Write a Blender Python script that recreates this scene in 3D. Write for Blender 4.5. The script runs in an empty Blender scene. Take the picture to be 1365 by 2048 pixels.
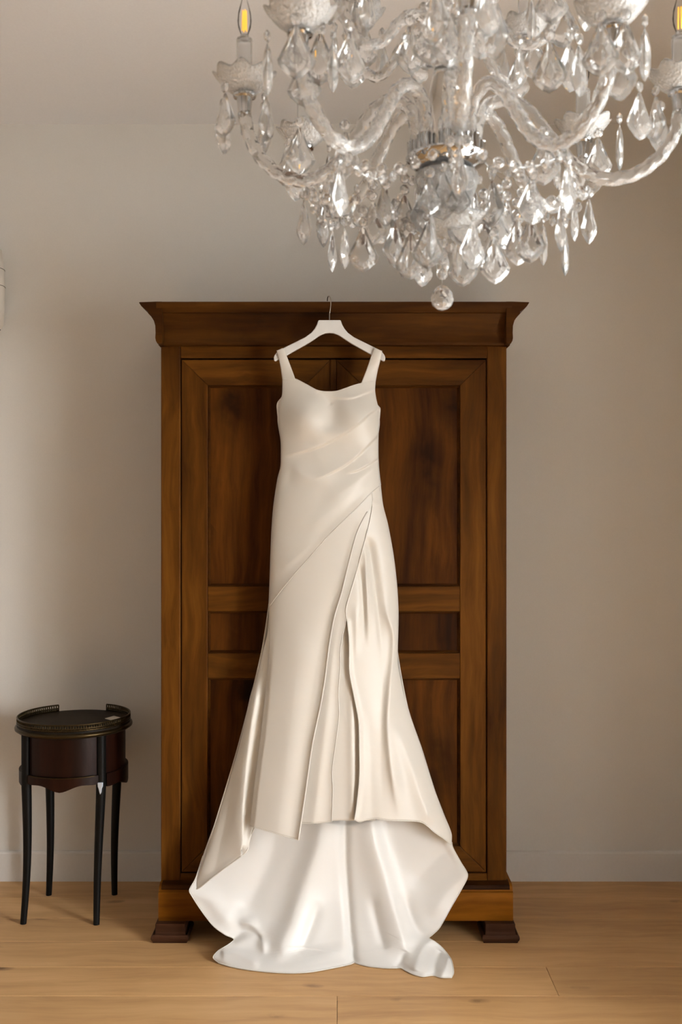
import bpy, bmesh, math, random
import numpy as np
from mathutils import Vector, Matrix

random.seed(7)
PI = math.pi
R = math.radians
scn = bpy.context.scene
COL = scn.collection

# ------------------------------------------------------------------ camera
F = 1991.0            # focal length in pixels of the 1365 x 2048 frame (35 mm)
CX, CY = 682.5, 1024.0
H = 1.502             # eye height
cam_d = bpy.data.cameras.new('camera')
cam = bpy.data.objects.new('camera', cam_d)
COL.objects.link(cam)
cam.location = (0, 0, H)
cam.rotation_euler = (PI / 2, 0, 0)
cam_d.sensor_fit = 'VERTICAL'
cam_d.sensor_height = 36.0
cam_d.lens = 36.0 * F / 2048.0
cam_d.clip_start = 0.05
cam_d.dof.use_dof = True
cam_d.dof.focus_distance = 3.45
cam_d.dof.aperture_fstop = 5.6
scn.camera = cam

# ------------------------------------------------------------------ room measures
WALL_Y = 4.06
CEIL = 3.084
XL, XR, YB = -3.8, 1.52, -3.0
REVEAL = 0.70  # unseen wall depth, deepened to keep daylight off the right floor
WIN = (0.85, 2.02, 0.06, 2.15)       # y0, y1, z0, z1 of the window in the right wall

# ------------------------------------------------------------------ world: overcast sky over darker ground
world = bpy.data.worlds.new('sky')
scn.world = world
world.use_nodes = True
wn = world.node_tree
wn.nodes.clear()
w_out = wn.nodes.new('ShaderNodeOutputWorld')
w_bg = wn.nodes.new('ShaderNodeBackground')
w_tc = wn.nodes.new('ShaderNodeTexCoord')
w_sep = wn.nodes.new('ShaderNodeSeparateXYZ')
w_cr = wn.nodes.new('ShaderNodeValToRGB')
w_cr.color_ramp.elements[0].position = 0.46
w_cr.color_ramp.elements[0].color = (0.42, 0.43, 0.42, 1)
w_cr.color_ramp.elements[1].position = 0.56
w_cr.color_ramp.elements[1].color = (0.94, 0.975, 1.0, 1)
w_map = wn.nodes.new('ShaderNodeMath'); w_map.operation = 'MULTIPLY_ADD'
w_map.inputs[1].default_value = 0.5; w_map.inputs[2].default_value = 0.5
wn.links.new(w_tc.outputs['Generated'], w_sep.inputs[0])
wn.links.new(w_sep.outputs['Z'], w_map.inputs[0])
wn.links.new(w_map.outputs[0], w_cr.inputs[0])
wn.links.new(w_cr.outputs[0], w_bg.inputs[0])
w_bg.inputs[1].default_value = 42.0
wn.links.new(w_bg.outputs[0], w_out.inputs[0])

# daylight portal in the window opening (guides sky light, emits nothing itself)
pl = bpy.data.lights.new('window_portal', 'AREA')
pl.shape = 'RECTANGLE'
pl.size = WIN[3] - WIN[2]
pl.size_y = WIN[1] - WIN[0]
pl.cycles.is_portal = True
po = bpy.data.objects.new('window_portal', pl)
COL.objects.link(po)
po.location = (XR + REVEAL + 0.02, (WIN[0] + WIN[1]) / 2, (WIN[2] + WIN[3]) / 2)
po.rotation_euler = (0, R(90), 0)

vs = scn.view_settings
vs.view_transform = 'Standard'
vs.look = 'None'
vs.gamma = 1.0
vs.use_curve_mapping = False
vs.exposure = 0.25


# ------------------------------------------------------------------ helpers
def P(px, py, d):
    """point seen at pixel (px, py) at depth d"""
    return Vector(((px - CX) * d / F, d, H - (py - CY) * d / F))


def mesh_obj(name, verts, faces, mat=None, parent=None, smooth=True, mats=None, fmat=None, loc=None):
    me = bpy.data.meshes.new(name)
    me.from_pydata([tuple(v) for v in verts], [], [tuple(f) for f in faces])
    me.update()
    if smooth:
        me.polygons.foreach_set('use_smooth', [True] * len(me.polygons))
    if mats:
        for m in mats:
            me.materials.append(m)
        if fmat:
            me.polygons.foreach_set('material_index', fmat)
    elif mat:
        me.materials.append(mat)
    o = bpy.data.objects.new(name, me)
    COL.objects.link(o)
    if parent:
        o.parent = parent
    if loc is not None:
        o.location = loc
    return o


def link_copy(src, parent=None, loc=None, rot=None):
    o = src.copy()
    COL.objects.link(o)
    o.parent = parent
    if loc is not None:
        o.location = loc
    if rot is not None:
        o.rotation_euler = rot
    return o


def empty(name, loc=(0, 0, 0)):
    o = bpy.data.objects.new(name, None)
    o.empty_display_size = 0.1
    COL.objects.link(o)
    o.location = loc
    return o


def tag(o, label=None, cat=None, group=None, kind=None):
    if label: o['label'] = label
    if cat: o['category'] = cat
    if group: o['group'] = group
    if kind: o['kind'] = kind
    return o


class MB:
    """collects simple shapes into one mesh"""
    def __init__(self):
        self.v = []; self.f = []

    def add(self, vs_, fs_):
        n = len(self.v)
        self.v += [tuple(a) for a in vs_]
        self.f += [tuple(i + n for i in f) for f in fs_]
        return self

    def box(self, x0, x1, y0, y1, z0, z1, b=0.0):
        if b <= 0:
            v = [(x, y, z) for z in (z0, z1) for y in (y0, y1) for x in (x0, x1)]
            f = [(0, 2, 3, 1), (4, 5, 7, 6), (0, 1, 5, 4), (2, 6, 7, 3), (0, 4, 6, 2), (1, 3, 7, 5)]
            return self.add(v, f)
        bm = bmesh.new()
        bmesh.ops.create_cube(bm, size=1.0)
        for q in bm.verts:
            q.co = Vector(((x0 + x1) / 2 + q.co.x * (x1 - x0), (y0 + y1) / 2 + q.co.y * (y1 - y0), (z0 + z1) / 2 + q.co.z * (z1 - z0)))
        bmesh.ops.bevel(bm, geom=list(bm.edges), offset=b, segments=2, profile=0.5, affect='EDGES')
        bm.verts.index_update()
        self.add([q.co[:] for q in bm.verts], [[q.index for q in f.verts] for f in bm.faces])
        bm.free()
        return self

    def tube(self, pts, rad, seg=10, lobes=0, lamp=0.0, twist=0.0, cap=True):
        pts = [Vector(p) for p in pts]
        n = len(pts)
        if not hasattr(rad, '__len__'):
            rad = [rad] * n
        up = None
        rings = []
        s = 0.0
        for i, p in enumerate(pts):
            t = (pts[min(i + 1, n - 1)] - pts[max(i - 1, 0)]).normalized()
            if i: s += (p - pts[i - 1]).length
            if up is None:
                up = Vector((0, 0, 1)) if abs(t.z) < 0.9 else Vector((1, 0, 0))
            up = (up - t * up.dot(t)).normalized()
            sd = t.cross(up)
            ring = []
            for k in range(seg):
                a = 2 * PI * k / seg
                rr = rad[i] * (1 + lamp * math.cos(lobes * (a + twist * s)) if lobes else 1)
                ring.append(p + up * math.cos(a) * rr + sd * math.sin(a) * rr)
            rings.append(ring)
        v = [q for r_ in rings for q in r_]
        f = []
        for i in range(n - 1):
            for k in range(seg):
                a, b = i * seg + k, i * seg + (k + 1) % seg
                f.append((a, b, b + seg, a + seg))
        if cap:
            f.append(tuple(range(seg - 1, -1, -1)))
            f.append(tuple((n - 1) * seg + k for k in range(seg)))
        return self.add(v, f)

    def lathe(self, prof, seg=24, c=(0, 0), scallop=None):
        """prof: (r, z) list; scallop(r, z, ang) -> (r, z)"""
        v = []; f = []
        for (r_, z) in prof:
            for k in range(seg):
                a = 2 * PI * k / seg
                rr, zz = scallop(r_, z, a) if scallop else (r_, z)
                v.append((c[0] + rr * math.cos(a), c[1] + rr * math.sin(a), zz))
        for i in range(len(prof) - 1):
            for k in range(seg):
                a, b = i * seg + k, i * seg + (k + 1) % seg
                f.append((a, b, b + seg, a + seg))
        return self.add(v, f)

    def prism(self, poly, axis_vec, cap=True):
        """poly: list of 3D points (ccw or cw), extruded by axis_vec"""
        n = len(poly)
        a = [Vector(p) for p in poly]
        b = [p + Vector(axis_vec) for p in a]
        f = [(i, (i + 1) % n, n + (i + 1) % n, n + i) for i in range(n)]
        if cap:
            f += [tuple(range(n - 1, -1, -1)), tuple(range(n, 2 * n))]
        return self.add(a + b, f)

    def build(self, name, mat, parent=None, smooth=False, fix=True, loc=None):
        o = mesh_obj(name, self.v, self.f, mat, parent, smooth, loc=loc)
        if fix:
            bm = bmesh.new(); bm.from_mesh(o.data)
            bmesh.ops.recalc_face_normals(bm, faces=list(bm.faces))
            bm.to_mesh(o.data); bm.free()
        if smooth == 'auto':
            o.data.polygons.foreach_set('use_smooth', [True] * len(o.data.polygons))
            o.data.set_sharp_from_angle(angle=R(38))
        return o


def catmull(pts, n=None, step=3.0):
    """smooth curve through points, resampled by arc length"""
    p = np.array(pts, float)
    if len(p) == 2:
        d = p
    else:
        q = np.vstack([2 * p[0] - p[1], p, 2 * p[-1] - p[-2]])
        out = []
        for i in range(1, len(q) - 2):
            t = np.linspace(0, 1, 12, endpoint=False)[:, None]
            a, b, c, e = q[i - 1], q[i], q[i + 1], q[i + 2]
            # centripetal-ish tension keeps the curve from overshooting
            m1 = 0.42 * (c - a); m2 = 0.42 * (e - b)
            lim = np.linalg.norm(c - b)
            for m in (m1, m2):
                l = np.linalg.norm(m)
                if l > lim: m *= lim / l
            out.append((2 * t**3 - 3 * t**2 + 1) * b + (t**3 - 2 * t**2 + t) * m1 + (-2 * t**3 + 3 * t**2) * c + (t**3 - t**2) * m2)
        out.append(p[-1:])
        d = np.vstack(out)
    s = np.concatenate([[0], np.cumsum(np.linalg.norm(np.diff(d, axis=0), axis=1))])
    if n is None:
        n = max(2, int(s[-1] / step))
    q = np.linspace(0, s[-1], n)
    return np.stack([np.interp(q, s, d[:, k]) for k in range(d.shape[1])], 1)


# ------------------------------------------------------------------ materials
def new_mat(name):
    m = bpy.data.materials.new(name)
    m.use_nodes = True
    nt = m.node_tree
    b = nt.nodes['Principled BSDF']
    return m, nt, b


def N(nt, kind, **kw):
    n = nt.nodes.new(kind)
    for k, v in kw.items():
        if k.startswith('i_'):
            n.inputs[k[2:].replace('_', ' ')].default_value = v
        else:
            setattr(n, k, v)
    return n


def ramp(nt, stops):
    r_ = nt.nodes.new('ShaderNodeValToRGB')
    e = r_.color_ramp.elements
    while len(e) < len(stops): e.new(0.5)
    for i, (p, c) in enumerate(stops):
        e[i].position = p
        e[i].color = (c[0], c[1], c[2], 1)
    return r_


def plain(name, col, rough=0.5, metal=0.0, bump=0.0, bscale=40.0, spec=0.5, coat=0.0):
    m, nt, b = new_mat(name)
    b.inputs['Base Color'].default_value = (*col, 1)
    b.inputs['Roughness'].default_value = rough
    b.inputs['Metallic'].default_value = metal
    b.inputs['Specular IOR Level'].default_value = spec
    b.inputs['Coat Weight'].default_value = coat
    tc = N(nt, 'ShaderNodeTexCoord')
    nz = N(nt, 'ShaderNodeTexNoise', i_Scale=bscale, i_Detail=4.0)
    nt.links.new(tc.outputs['Object'], nz.inputs['Vector'])
    hs = N(nt, 'ShaderNodeMixRGB', blend_type='MULTIPLY')
    hs.inputs[0].default_value = 0.08
    hs.inputs[1].default_value = (*col, 1)
    nt.links.new(nz.outputs[0], hs.inputs[2])
    nt.links.new(hs.outputs[0], b.inputs['Base Color'])
    if bump:
        bp = N(nt, 'ShaderNodeBump', i_Strength=bump, i_Distance=0.002)
        nt.links.new(nz.outputs[0], bp.inputs['Height'])
        nt.links.new(bp.outputs[0], b.inputs['Normal'])
    return m


def wood(name, axis, dark, mid, light, scale=1.0, rough=0.5, knots=0.5, knot_scale=2.2, coat=0.0, contrast=1.0, by_obj=0.0, spec=0.08, kw=0.26, face='Z'):
    m, nt, b = new_mat(name)
    tc = N(nt, 'ShaderNodeTexCoord')
    oi = N(nt, 'ShaderNodeObjectInfo')
    off = N(nt, 'ShaderNodeVectorMath', operation='SCALE'); off.inputs['Scale'].default_value = 37.0
    cmb = N(nt, 'ShaderNodeCombineXYZ')
    for k in range(3): nt.links.new(oi.outputs['Random'], cmb.inputs[k])
    nt.links.new(cmb.outputs[0], off.inputs[0])
    add = N(nt, 'ShaderNodeVectorMath', operation='ADD')
    nt.links.new(tc.outputs['Object'], add.inputs[0]); nt.links.new(off.outputs[0], add.inputs[1])
    # warp so that the grain wavers
    wz = N(nt, 'ShaderNodeTexNoise', i_Scale=2.3 * scale, i_Detail=2.0)
    nt.links.new(add.outputs[0], wz.inputs['Vector'])
    wsc = N(nt, 'ShaderNodeVectorMath', operation='SCALE'); wsc.inputs['Scale'].default_value = 0.10
    nt.links.new(wz.outputs['Color'], wsc.inputs[0])
    wad = N(nt, 'ShaderNodeVectorMath', operation='ADD')
    nt.links.new(add.outputs[0], wad.inputs[0]); nt.links.new(wsc.outputs[0], wad.inputs[1])
    st = [26.0, 26.0, 26.0]; st[axis] = 1.6
    mp = N(nt, 'ShaderNodeMapping'); mp.inputs['Scale'].default_value = [s * scale for s in st]
    nt.links.new(wad.outputs[0], mp.inputs['Vector'])
    g1 = N(nt, 'ShaderNodeTexNoise', i_Scale=1.0, i_Detail=6.0, i_Roughness=0.62)
    nt.links.new(mp.outputs[0], g1.inputs['Vector'])
    st2 = [5.0, 5.0, 5.0]; st2[axis] = 1.1
    mp2 = N(nt, 'ShaderNodeMapping'); mp2.inputs['Scale'].default_value = [s * scale for s in st2]
    nt.links.new(wad.outputs[0], mp2.inputs['Vector'])
    g2 = N(nt, 'ShaderNodeTexNoise', i_Scale=1.0, i_Detail=4.0)
    nt.links.new(mp2.outputs[0], g2.inputs['Vector'])
    mx = N(nt, 'ShaderNodeMath', operation='MULTIPLY_ADD'); mx.inputs[1].default_value = 0.55
    hf = N(nt, 'ShaderNodeMath', operation='MULTIPLY'); hf.inputs[1].default_value = 0.45
    nt.links.new(g2.outputs[0], hf.inputs[0])
    nt.links.new(g1.outputs[0], mx.inputs[0]); nt.links.new(hf.outputs[0], mx.inputs[2])
    w = 0.16 / contrast
    cr = ramp(nt, [(0.5 - w, dark), (0.5, mid), (0.5 + w, light)])
    nt.links.new(mx.outputs[0], cr.inputs[0])
    col = cr.outputs[0]
    if knots:
        # knots: scattered on the face of the board, long along the grain
        sp = N(nt, 'ShaderNodeSeparateXYZ'); nt.links.new(wad.outputs[0], sp.inputs[0])
        cb = N(nt, 'ShaderNodeCombineXYZ')
        nt.links.new(sp.outputs['X'], cb.inputs[0]); nt.links.new(sp.outputs[face], cb.inputs[1])
        sk = [1.0, 1.0, 1.0]; sk[0 if axis == 0 else 1] = 0.5
        mp3 = N(nt, 'ShaderNodeMapping'); mp3.inputs['Scale'].default_value = [s * knot_scale for s in sk]
        nt.links.new(cb.outputs[0], mp3.inputs['Vector'])
        vo = N(nt, 'ShaderNodeTexVoronoi', i_Scale=1.0, voronoi_dimensions='2D')
        nt.links.new(mp3.outputs[0], vo.inputs['Vector'])
        kr0 = ramp(nt, [(0.0, (1, 1, 1)), (kw * 0.38, (0.75, 0.75, 0.75)), (kw, (0, 0, 0))])
        nt.links.new(vo.outputs['Distance'], kr0.inputs[0])
        gate = N(nt, 'ShaderNodeSeparateColor'); nt.links.new(vo.outputs['Color'], gate.inputs[0])
        gt = N(nt, 'ShaderNodeMath', operation='GREATER_THAN'); gt.inputs[1].default_value = 0.30
        nt.links.new(gate.outputs[0], gt.inputs[0])
        kr = N(nt, 'ShaderNodeMath', operation='MULTIPLY')
        nt.links.new(kr0.outputs[0], kr.inputs[0]); nt.links.new(gt.outputs[0], kr.inputs[1])
        brk = N(nt, 'ShaderNodeTexNoise', i_Scale=9.0 * scale, i_Detail=4.0)
        nt.links.new(wad.outputs[0], brk.inputs['Vector'])
        br = ramp(nt, [(0.38, (0, 0, 0)), (0.62, (1, 1, 1))])
        nt.links.new(brk.outputs[0], br.inputs[0])
        mul = N(nt, 'ShaderNodeMath', operation='MULTIPLY')
        nt.links.new(kr.outputs[0], mul.inputs[0]); nt.links.new(br.outputs[0], mul.inputs[1])
        mul2 = N(nt, 'ShaderNodeMath', operation='MULTIPLY'); mul2.inputs[1].default_value = knots
        nt.links.new(mul.outputs[0], mul2.inputs[0])
        kx = N(nt, 'ShaderNodeMixRGB', blend_type='MIX')
        kx.inputs[2].default_value = (dark[0] * 0.3, dark[1] * 0.28, dark[2] * 0.3, 1)
        nt.links.new(mul2.outputs[0], kx.inputs[0]); nt.links.new(col, kx.inputs[1])
        col = kx.outputs[0]
    if by_obj:
        mr = N(nt, 'ShaderNodeMapRange')
        mr.inputs['To Min'].default_value = 1 - by_obj; mr.inputs['To Max'].default_value = 1 + by_obj
        nt.links.new(oi.outputs['Random'], mr.inputs['Value'])
        hv = N(nt, 'ShaderNodeHueSaturation')
        nt.links.new(mr.outputs[0], hv.inputs['Value']); nt.links.new(col, hv.inputs['Color'])
        col = hv.outputs[0]
    nt.links.new(col, b.inputs['Base Color'])
    b.inputs['Roughness'].default_value = rough
    b.inputs['Coat Weight'].default_value = coat
    b.inputs['Coat Roughness'].default_value = 0.25
    b.inputs['Specular IOR Level'].default_value = spec
    bp = N(nt, 'ShaderNodeBump', i_Strength=0.25, i_Distance=0.0012)
    nt.links.new(g1.outputs[0], bp.inputs['Height'])
    nt.links.new(bp.outputs[0], b.inputs['Normal'])
    return m


def glass(name, bump=0.0, bscale=120.0, rough=0.0, ior=1.5, col=(1, 1, 1), trans=1.0):
    m, nt, b = new_mat(name)
    b.inputs['Base Color'].default_value = (*col, 1)
    b.inputs['Transmission Weight'].default_value = trans
    b.inputs['Roughness'].default_value = rough
    b.inputs['IOR'].default_value = ior
    tc = N(nt, 'ShaderNodeTexCoord')
    if bump:
        vo = N(nt, 'ShaderNodeTexVoronoi', i_Scale=bscale)
        nt.links.new(tc.outputs['Object'], vo.inputs['Vector'])
        bp = N(nt, 'ShaderNodeBump', i_Strength=bump, i_Distance=0.004)
        nt.links.new(vo.outputs['Distance'], bp.inputs['Height'])
        nt.links.new(bp.outputs[0], b.inputs['Normal'])
    else:
        nz = N(nt, 'ShaderNodeTexNoise', i_Scale=30.0)
        nt.links.new(tc.outputs['Object'], nz.inputs['Vector'])
        bp = N(nt, 'ShaderNodeBump', i_Strength=0.03, i_Distance=0.002)
        nt.links.new(nz.outputs[0], bp.inputs['Height'])
        nt.links.new(bp.outputs[0], b.inputs['Normal'])
    return m


def satin_mat(name, col):
    m, nt, b = new_mat(name)
    b.inputs['Base Color'].default_value = (*col, 1)
    b.inputs['Roughness'].default_value = 0.42
    b.inputs['Specular IOR Level'].default_value = 0.6
    b.inputs['Sheen Weight'].default_value = 0.15
    b.inputs['Sheen Roughness'].default_value = 0.4
    tc = N(nt, 'ShaderNodeTexCoord')
    nz = N(nt, 'ShaderNodeTexNoise', i_Scale=9.0, i_Detail=3.0)
    nt.links.new(tc.outputs['Object'], nz.inputs['Vector'])
    wv = N(nt, 'ShaderNodeTexNoise', i_Scale=900.0, i_Detail=1.0)
    nt.links.new(tc.outputs['Object'], wv.inputs['Vector'])
    b1 = N(nt, 'ShaderNodeBump', i_Strength=0.12, i_Distance=0.01)
    nt.links.new(nz.outputs[0], b1.inputs['Height'])
    b2 = N(nt, 'ShaderNodeBump', i_Strength=0.05, i_Distance=0.0005)
    nt.links.new(wv.outputs[0], b2.inputs['Height'])
    nt.links.new(b1.outputs[0], b2.inputs['Normal'])
    nt.links.new(b2.outputs[0], b.inputs['Normal'])
    return m


M = {}
M['wall'] = plain('wall_paint', (0.765, 0.74, 0.70), 0.85, bump=0.12, bscale=220, spec=0.25)
M['ceiling'] = plain('ceiling_paint', (0.84, 0.835, 0.845), 0.9, bump=0.05, bscale=150, spec=0.2)
M['trim'] = plain('baseboard_paint', (0.765, 0.74, 0.71), 0.55, bump=0.04, bscale=90)
M['frame'] = plain('window_paint', (0.75, 0.73, 0.70), 0.5)
M['oak'] = wood('oak_floor', 0, (0.44, 0.24, 0.100), (0.61, 0.36, 0.158), (0.72, 0.45, 0.215), scale=1.0, rough=0.46,
                knots=1.0, knot_scale=4.2, coat=0.0, spec=0.3, contrast=0.8, by_obj=0.07, kw=0.085, face='Y')
WD, WM, WL = (0.035, 0.0105, 0.0015), (0.092, 0.0315, 0.0036), (0.165, 0.063, 0.0078)
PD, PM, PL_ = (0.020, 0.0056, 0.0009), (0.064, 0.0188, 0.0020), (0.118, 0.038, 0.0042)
M['walnut_v'] = wood('walnut_vertical', 2, WD, WM, WL, knots=0.35, knot_scale=1.7)
M['walnut_h'] = wood('walnut_horizontal', 0, WD, WM, WL, knots=0.35, knot_scale=1.5)
M['walnut_lit'] = wood('walnut_plinth_lit', 0, (0.085, 0.027, 0.0024), (0.185, 0.062, 0.0045), (0.29, 0.110, 0.0095), knots=0.3, knot_scale=1.5)  # plinth walnut lightened: low daylight put into the wood colour
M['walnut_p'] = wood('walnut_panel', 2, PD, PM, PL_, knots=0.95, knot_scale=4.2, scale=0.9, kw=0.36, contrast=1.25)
M['walnut_c'] = wood('walnut_cornice', 0, (0.017, 0.0052, 0.001), (0.050, 0.0160, 0.0022), (0.092, 0.033, 0.0042), knots=0.6, knot_scale=1.9)
M['walnut_y'] = wood('walnut_depthwise', 1, WD, WM, WL, knots=0.2)
M['foot'] = wood('walnut_foot_dark', 0, (0.020, 0.0085, 0.005), (0.055, 0.022, 0.011), (0.10, 0.043, 0.02), knots=0.3, rough=0.35)
M['mahogany'] = wood('mahogany_table', 2, (0.005, 0.0016, 0.0008), (0.013, 0.0032, 0.0013), (0.025, 0.006, 0.002), knots=0.0, rough=0.4, coat=0.0, spec=0.15)
M['ebony'] = plain('black_lacquer_leg', (0.005, 0.0045, 0.004), 0.45, spec=0.15)
M['tabletop'] = wood('table_top_dark', 0, (0.010, 0.007, 0.004), (0.022, 0.015, 0.009), (0.035, 0.024, 0.013), knots=0.0, rough=0.5, coat=0.0)
M['brass_dark'] = plain('aged_brass', (0.055, 0.036, 0.014), 0.38, metal=0.9)
M['mount_reflection'] = plain('leg_mount_reflection', (0.66, 0.76, 0.90), 0.3, metal=0.4)  # metal mount with the bluish window reflection put into its colour
M['paper'] = plain('card_paper', (0.72, 0.66, 0.58), 0.8)
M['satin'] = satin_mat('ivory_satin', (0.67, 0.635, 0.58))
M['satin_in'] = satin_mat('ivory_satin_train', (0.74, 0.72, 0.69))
M['hanger'] = plain('hanger_white', (0.75, 0.745, 0.735), 0.45)
M['steel'] = plain('hook_steel', (0.55, 0.50, 0.44), 0.25, metal=1.0)
M['chrome'] = plain('chrome', (0.62, 0.63, 0.64), 0.08, metal=1.0)
M['crystal'] = glass('cut_crystal', ior=1.55, trans=0.89)
M['glass'] = glass('blown_glass', ior=1.46, trans=0.88)
M['hobnail'] = glass('hobnail_glass', bump=0.5, bscale=190.0, ior=1.45, trans=0.70)
M['filament'] = plain('bulb_filament', (0.95, 0.55, 0.08), 0.5)
M['filament'].node_tree.nodes['Principled BSDF'].inputs['Emission Color'].default_value = (1.0, 0.50, 0.06, 1)
M['filament'].node_tree.nodes['Principled BSDF'].inputs['Emission Strength'].default_value = 0.8
M['shade'] = plain('fitting_cream', (0.68, 0.62, 0.55), 0.8)
M['rim'] = plain('shade_rim', (0.10, 0.075, 0.05), 0.6)


def pane_mat():
    m = bpy.data.materials.new('window_pane')
    m.use_nodes = True
    nt = m.node_tree; nt.nodes.clear()
    o = N(nt, 'ShaderNodeOutputMaterial'); t = N(nt, 'ShaderNodeBsdfTransparent'); g = N(nt, 'ShaderNodeBsdfGlossy')
    g.inputs['Roughness'].default_value = 0.02
    x = N(nt, 'ShaderNodeMixShader'); x.inputs[0].default_value = 0.06
    nt.links.new(t.outputs[0], x.inputs[1]); nt.links.new(g.outputs[0], x.inputs[2]); nt.links.new(x.outputs[0], o.inputs[0])
    return m


M['pane'] = pane_mat()

# ------------------------------------------------------------------ room shell
T = 0.12
floor = MB().box(XL - T, XR + REVEAL, YB - T, WALL_Y + T, -0.10, -0.018).build('floor', plain('subfloor', (0.03, 0.02, 0.012), 0.8))
tag(floor, 'oak plank floor running parallel to the back wall', None, kind='structure')
PW = 0.197
rowtop = 3.878 + PW
row = 0
joints = {4: [0.677], 5: [-0.012], 1: [], 2: [], 3: [], 0: []}
plank_cache = {}
y1 = rowtop
while y1 > YB:
    y0 = max(y1 - PW, YB)
    yt = min(y1, WALL_Y)
    if row in joints:
        js = list(joints[row])
        if not js:
            js = [random.choice([-1.75, 1.55, -2.1])]
    else:
        js = [random.uniform(-1.8, 1.2)]
    xs = [XL] + sorted(js) + [XR]
    if row in (0, 1, 2, 3):
        xs = [XL, -1.72 - 0.2 * (row % 2), XR]
    for a, b in zip(xs[:-1], xs[1:]):
        key = (round(b - a, 3), round(yt - y0, 3))
        if key not in plank_cache:
            w_, l_ = (b - a) / 2, (yt - y0) / 2
            g = 0.0006
            mb = MB().box(-w_ + g, w_ - g, -l_ + g, l_ - g, -0.016, 0.0, b=0.0011)
            o = mb.build('plank', M['oak'], floor)
            plank_cache[key] = o
        else:
            o = link_copy(plank_cache[key], floor)
        o.location = ((a + b) / 2, (y0 + yt) / 2, 0)
    y1 -= PW
    row += 1

wall_b = MB().box(XL - T, XR + REVEAL, WALL_Y, WALL_Y + T, -0.1, CEIL + T).build('wall_back', M['wall'])
wall_l = MB().box(XL - T, XL, YB, WALL_Y, -0.1, CEIL + T).build('wall_left', M['wall'])
wall_f = MB().box(XL - T, XR + REVEAL, YB - T, YB, -0.1, CEIL + T).build('wall_front', M['wall'])
wr = MB()
wr.box(XR, XR + REVEAL, YB, WIN[0], -0.1, CEIL + T)
wr.box(XR, XR + REVEAL, WIN[1], WALL_Y, -0.1, CEIL + T)
wr.box(XR, XR + REVEAL, WIN[0], WIN[1], -0.1, WIN[2])
wr.box(XR, XR + REVEAL, WIN[0], WIN[1], WIN[3], CEIL + T)
wall_r = wr.build('wall_right', M['wall'])
ceil = MB().box(XL, XR, YB, WALL_Y, CEIL, CEIL + T).build('ceiling', M['ceiling'])
for o in (wall_b, wall_l, wall_f, wall_r, ceil):
    tag(o, kind='structure')


def baseboard(name, p0, p1, nrm):
    """p0,p1 along the wall, nrm into the room"""
    prof = [(0, 0), (0.014, 0), (0.014, 0.112), (0.012, 0.117), (0.008, 0.121), (0, 0.122)]
    v = [Vector((p0[0], p0[1], 0)) + Vector((nrm[0] * a, nrm[1] * a, z)) for a, z in prof]
    o = MB().prism(v, Vector((p1[0] - p0[0], p1[1] - p0[1], 0))).build(name, M['trim'])
    tag(o, kind='structure')


baseboard('baseboard_back', (XL, WALL_Y), (XR, WALL_Y), (0, -1))
baseboard('baseboard_left', (XL, YB), (XL, WALL_Y - 0.015), (1, 0))
baseboard('baseboard_right', (XR, WIN[1] + 0.1), (XR, WALL_Y - 0.015), (-1, 0))

win = empty('window_1', (XR + 0.2, (WIN[0] + WIN[1]) / 2, WIN[2]))
tag(win, 'tall white window in the right wall', None, kind='structure')
hw, hh = (WIN[1] - WIN[0]) / 2, WIN[3] - WIN[2]
fr = MB()
fw = 0.05
fr.box(-0.03, 0.03, -hw, -hw + fw, 0, hh).box(-0.03, 0.03, hw - fw, hw, 0, hh)
fr.box(-0.03, 0.03, -hw, hw, 0, fw).box(-0.03, 0.03, -hw, hw, hh - fw, hh)
fr.box(-0.03, 0.03, -0.04, 0.04, fw, hh - fw)
fr.build('window_frame', M['frame'], win)
for s in (-1, 1):
    y0, y1 = (0.04, hw - fw) if s > 0 else (-hw + fw, -0.04)
    MB().box(-0.003, 0.003, y0, y1, fw, hh - fw).build('pane', M['pane'], win)
    MB().box(-0.022, 0.022, y0, y1, hh * 0.36, hh * 0.36 + 0.028).box(-0.022, 0.022, y0, y1, hh * 0.68, hh * 0.68 + 0.028).build('glazing_bar', M['frame'], win)

# ------------------------------------------------------------------ wardrobe
DF = 3.545                                   # depth of the carcass front
KX = DF / F


def wx(px): return (px - CX) * KX
def wz(py): return H - (py - CY) * KX


WC = Vector((wx(668), 0, 0))                  # centre line
ward = empty('wardrobe', (WC.x, 3.78, 0))
tag(ward, 'tall two-door walnut wardrobe with heavy moulded cornice standing against the wall', 'wardrobe')
WO = ward.location.copy()
BACK = WALL_Y - 0.018


def wbox(name, px0, px1, py0, py1, y0, y1, mat, parent=None, b=0.002, seg=True):
    x0, x1 = wx(px0), wx(px1)
    z1, z0 = wz(py0), wz(py1)
    cx, cz = (x0 + x1) / 2, (z0 + z1) / 2
    par = parent or ward
    o = MB().box(x0 - cx, x1 - cx, y0, y1, z0 - cz, z1 - cz, b=b).build(name, mat, par)
    base = WO if par is ward else WO + par.location
    o.location = Vector((cx, 0, cz)) - base
    return o


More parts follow.
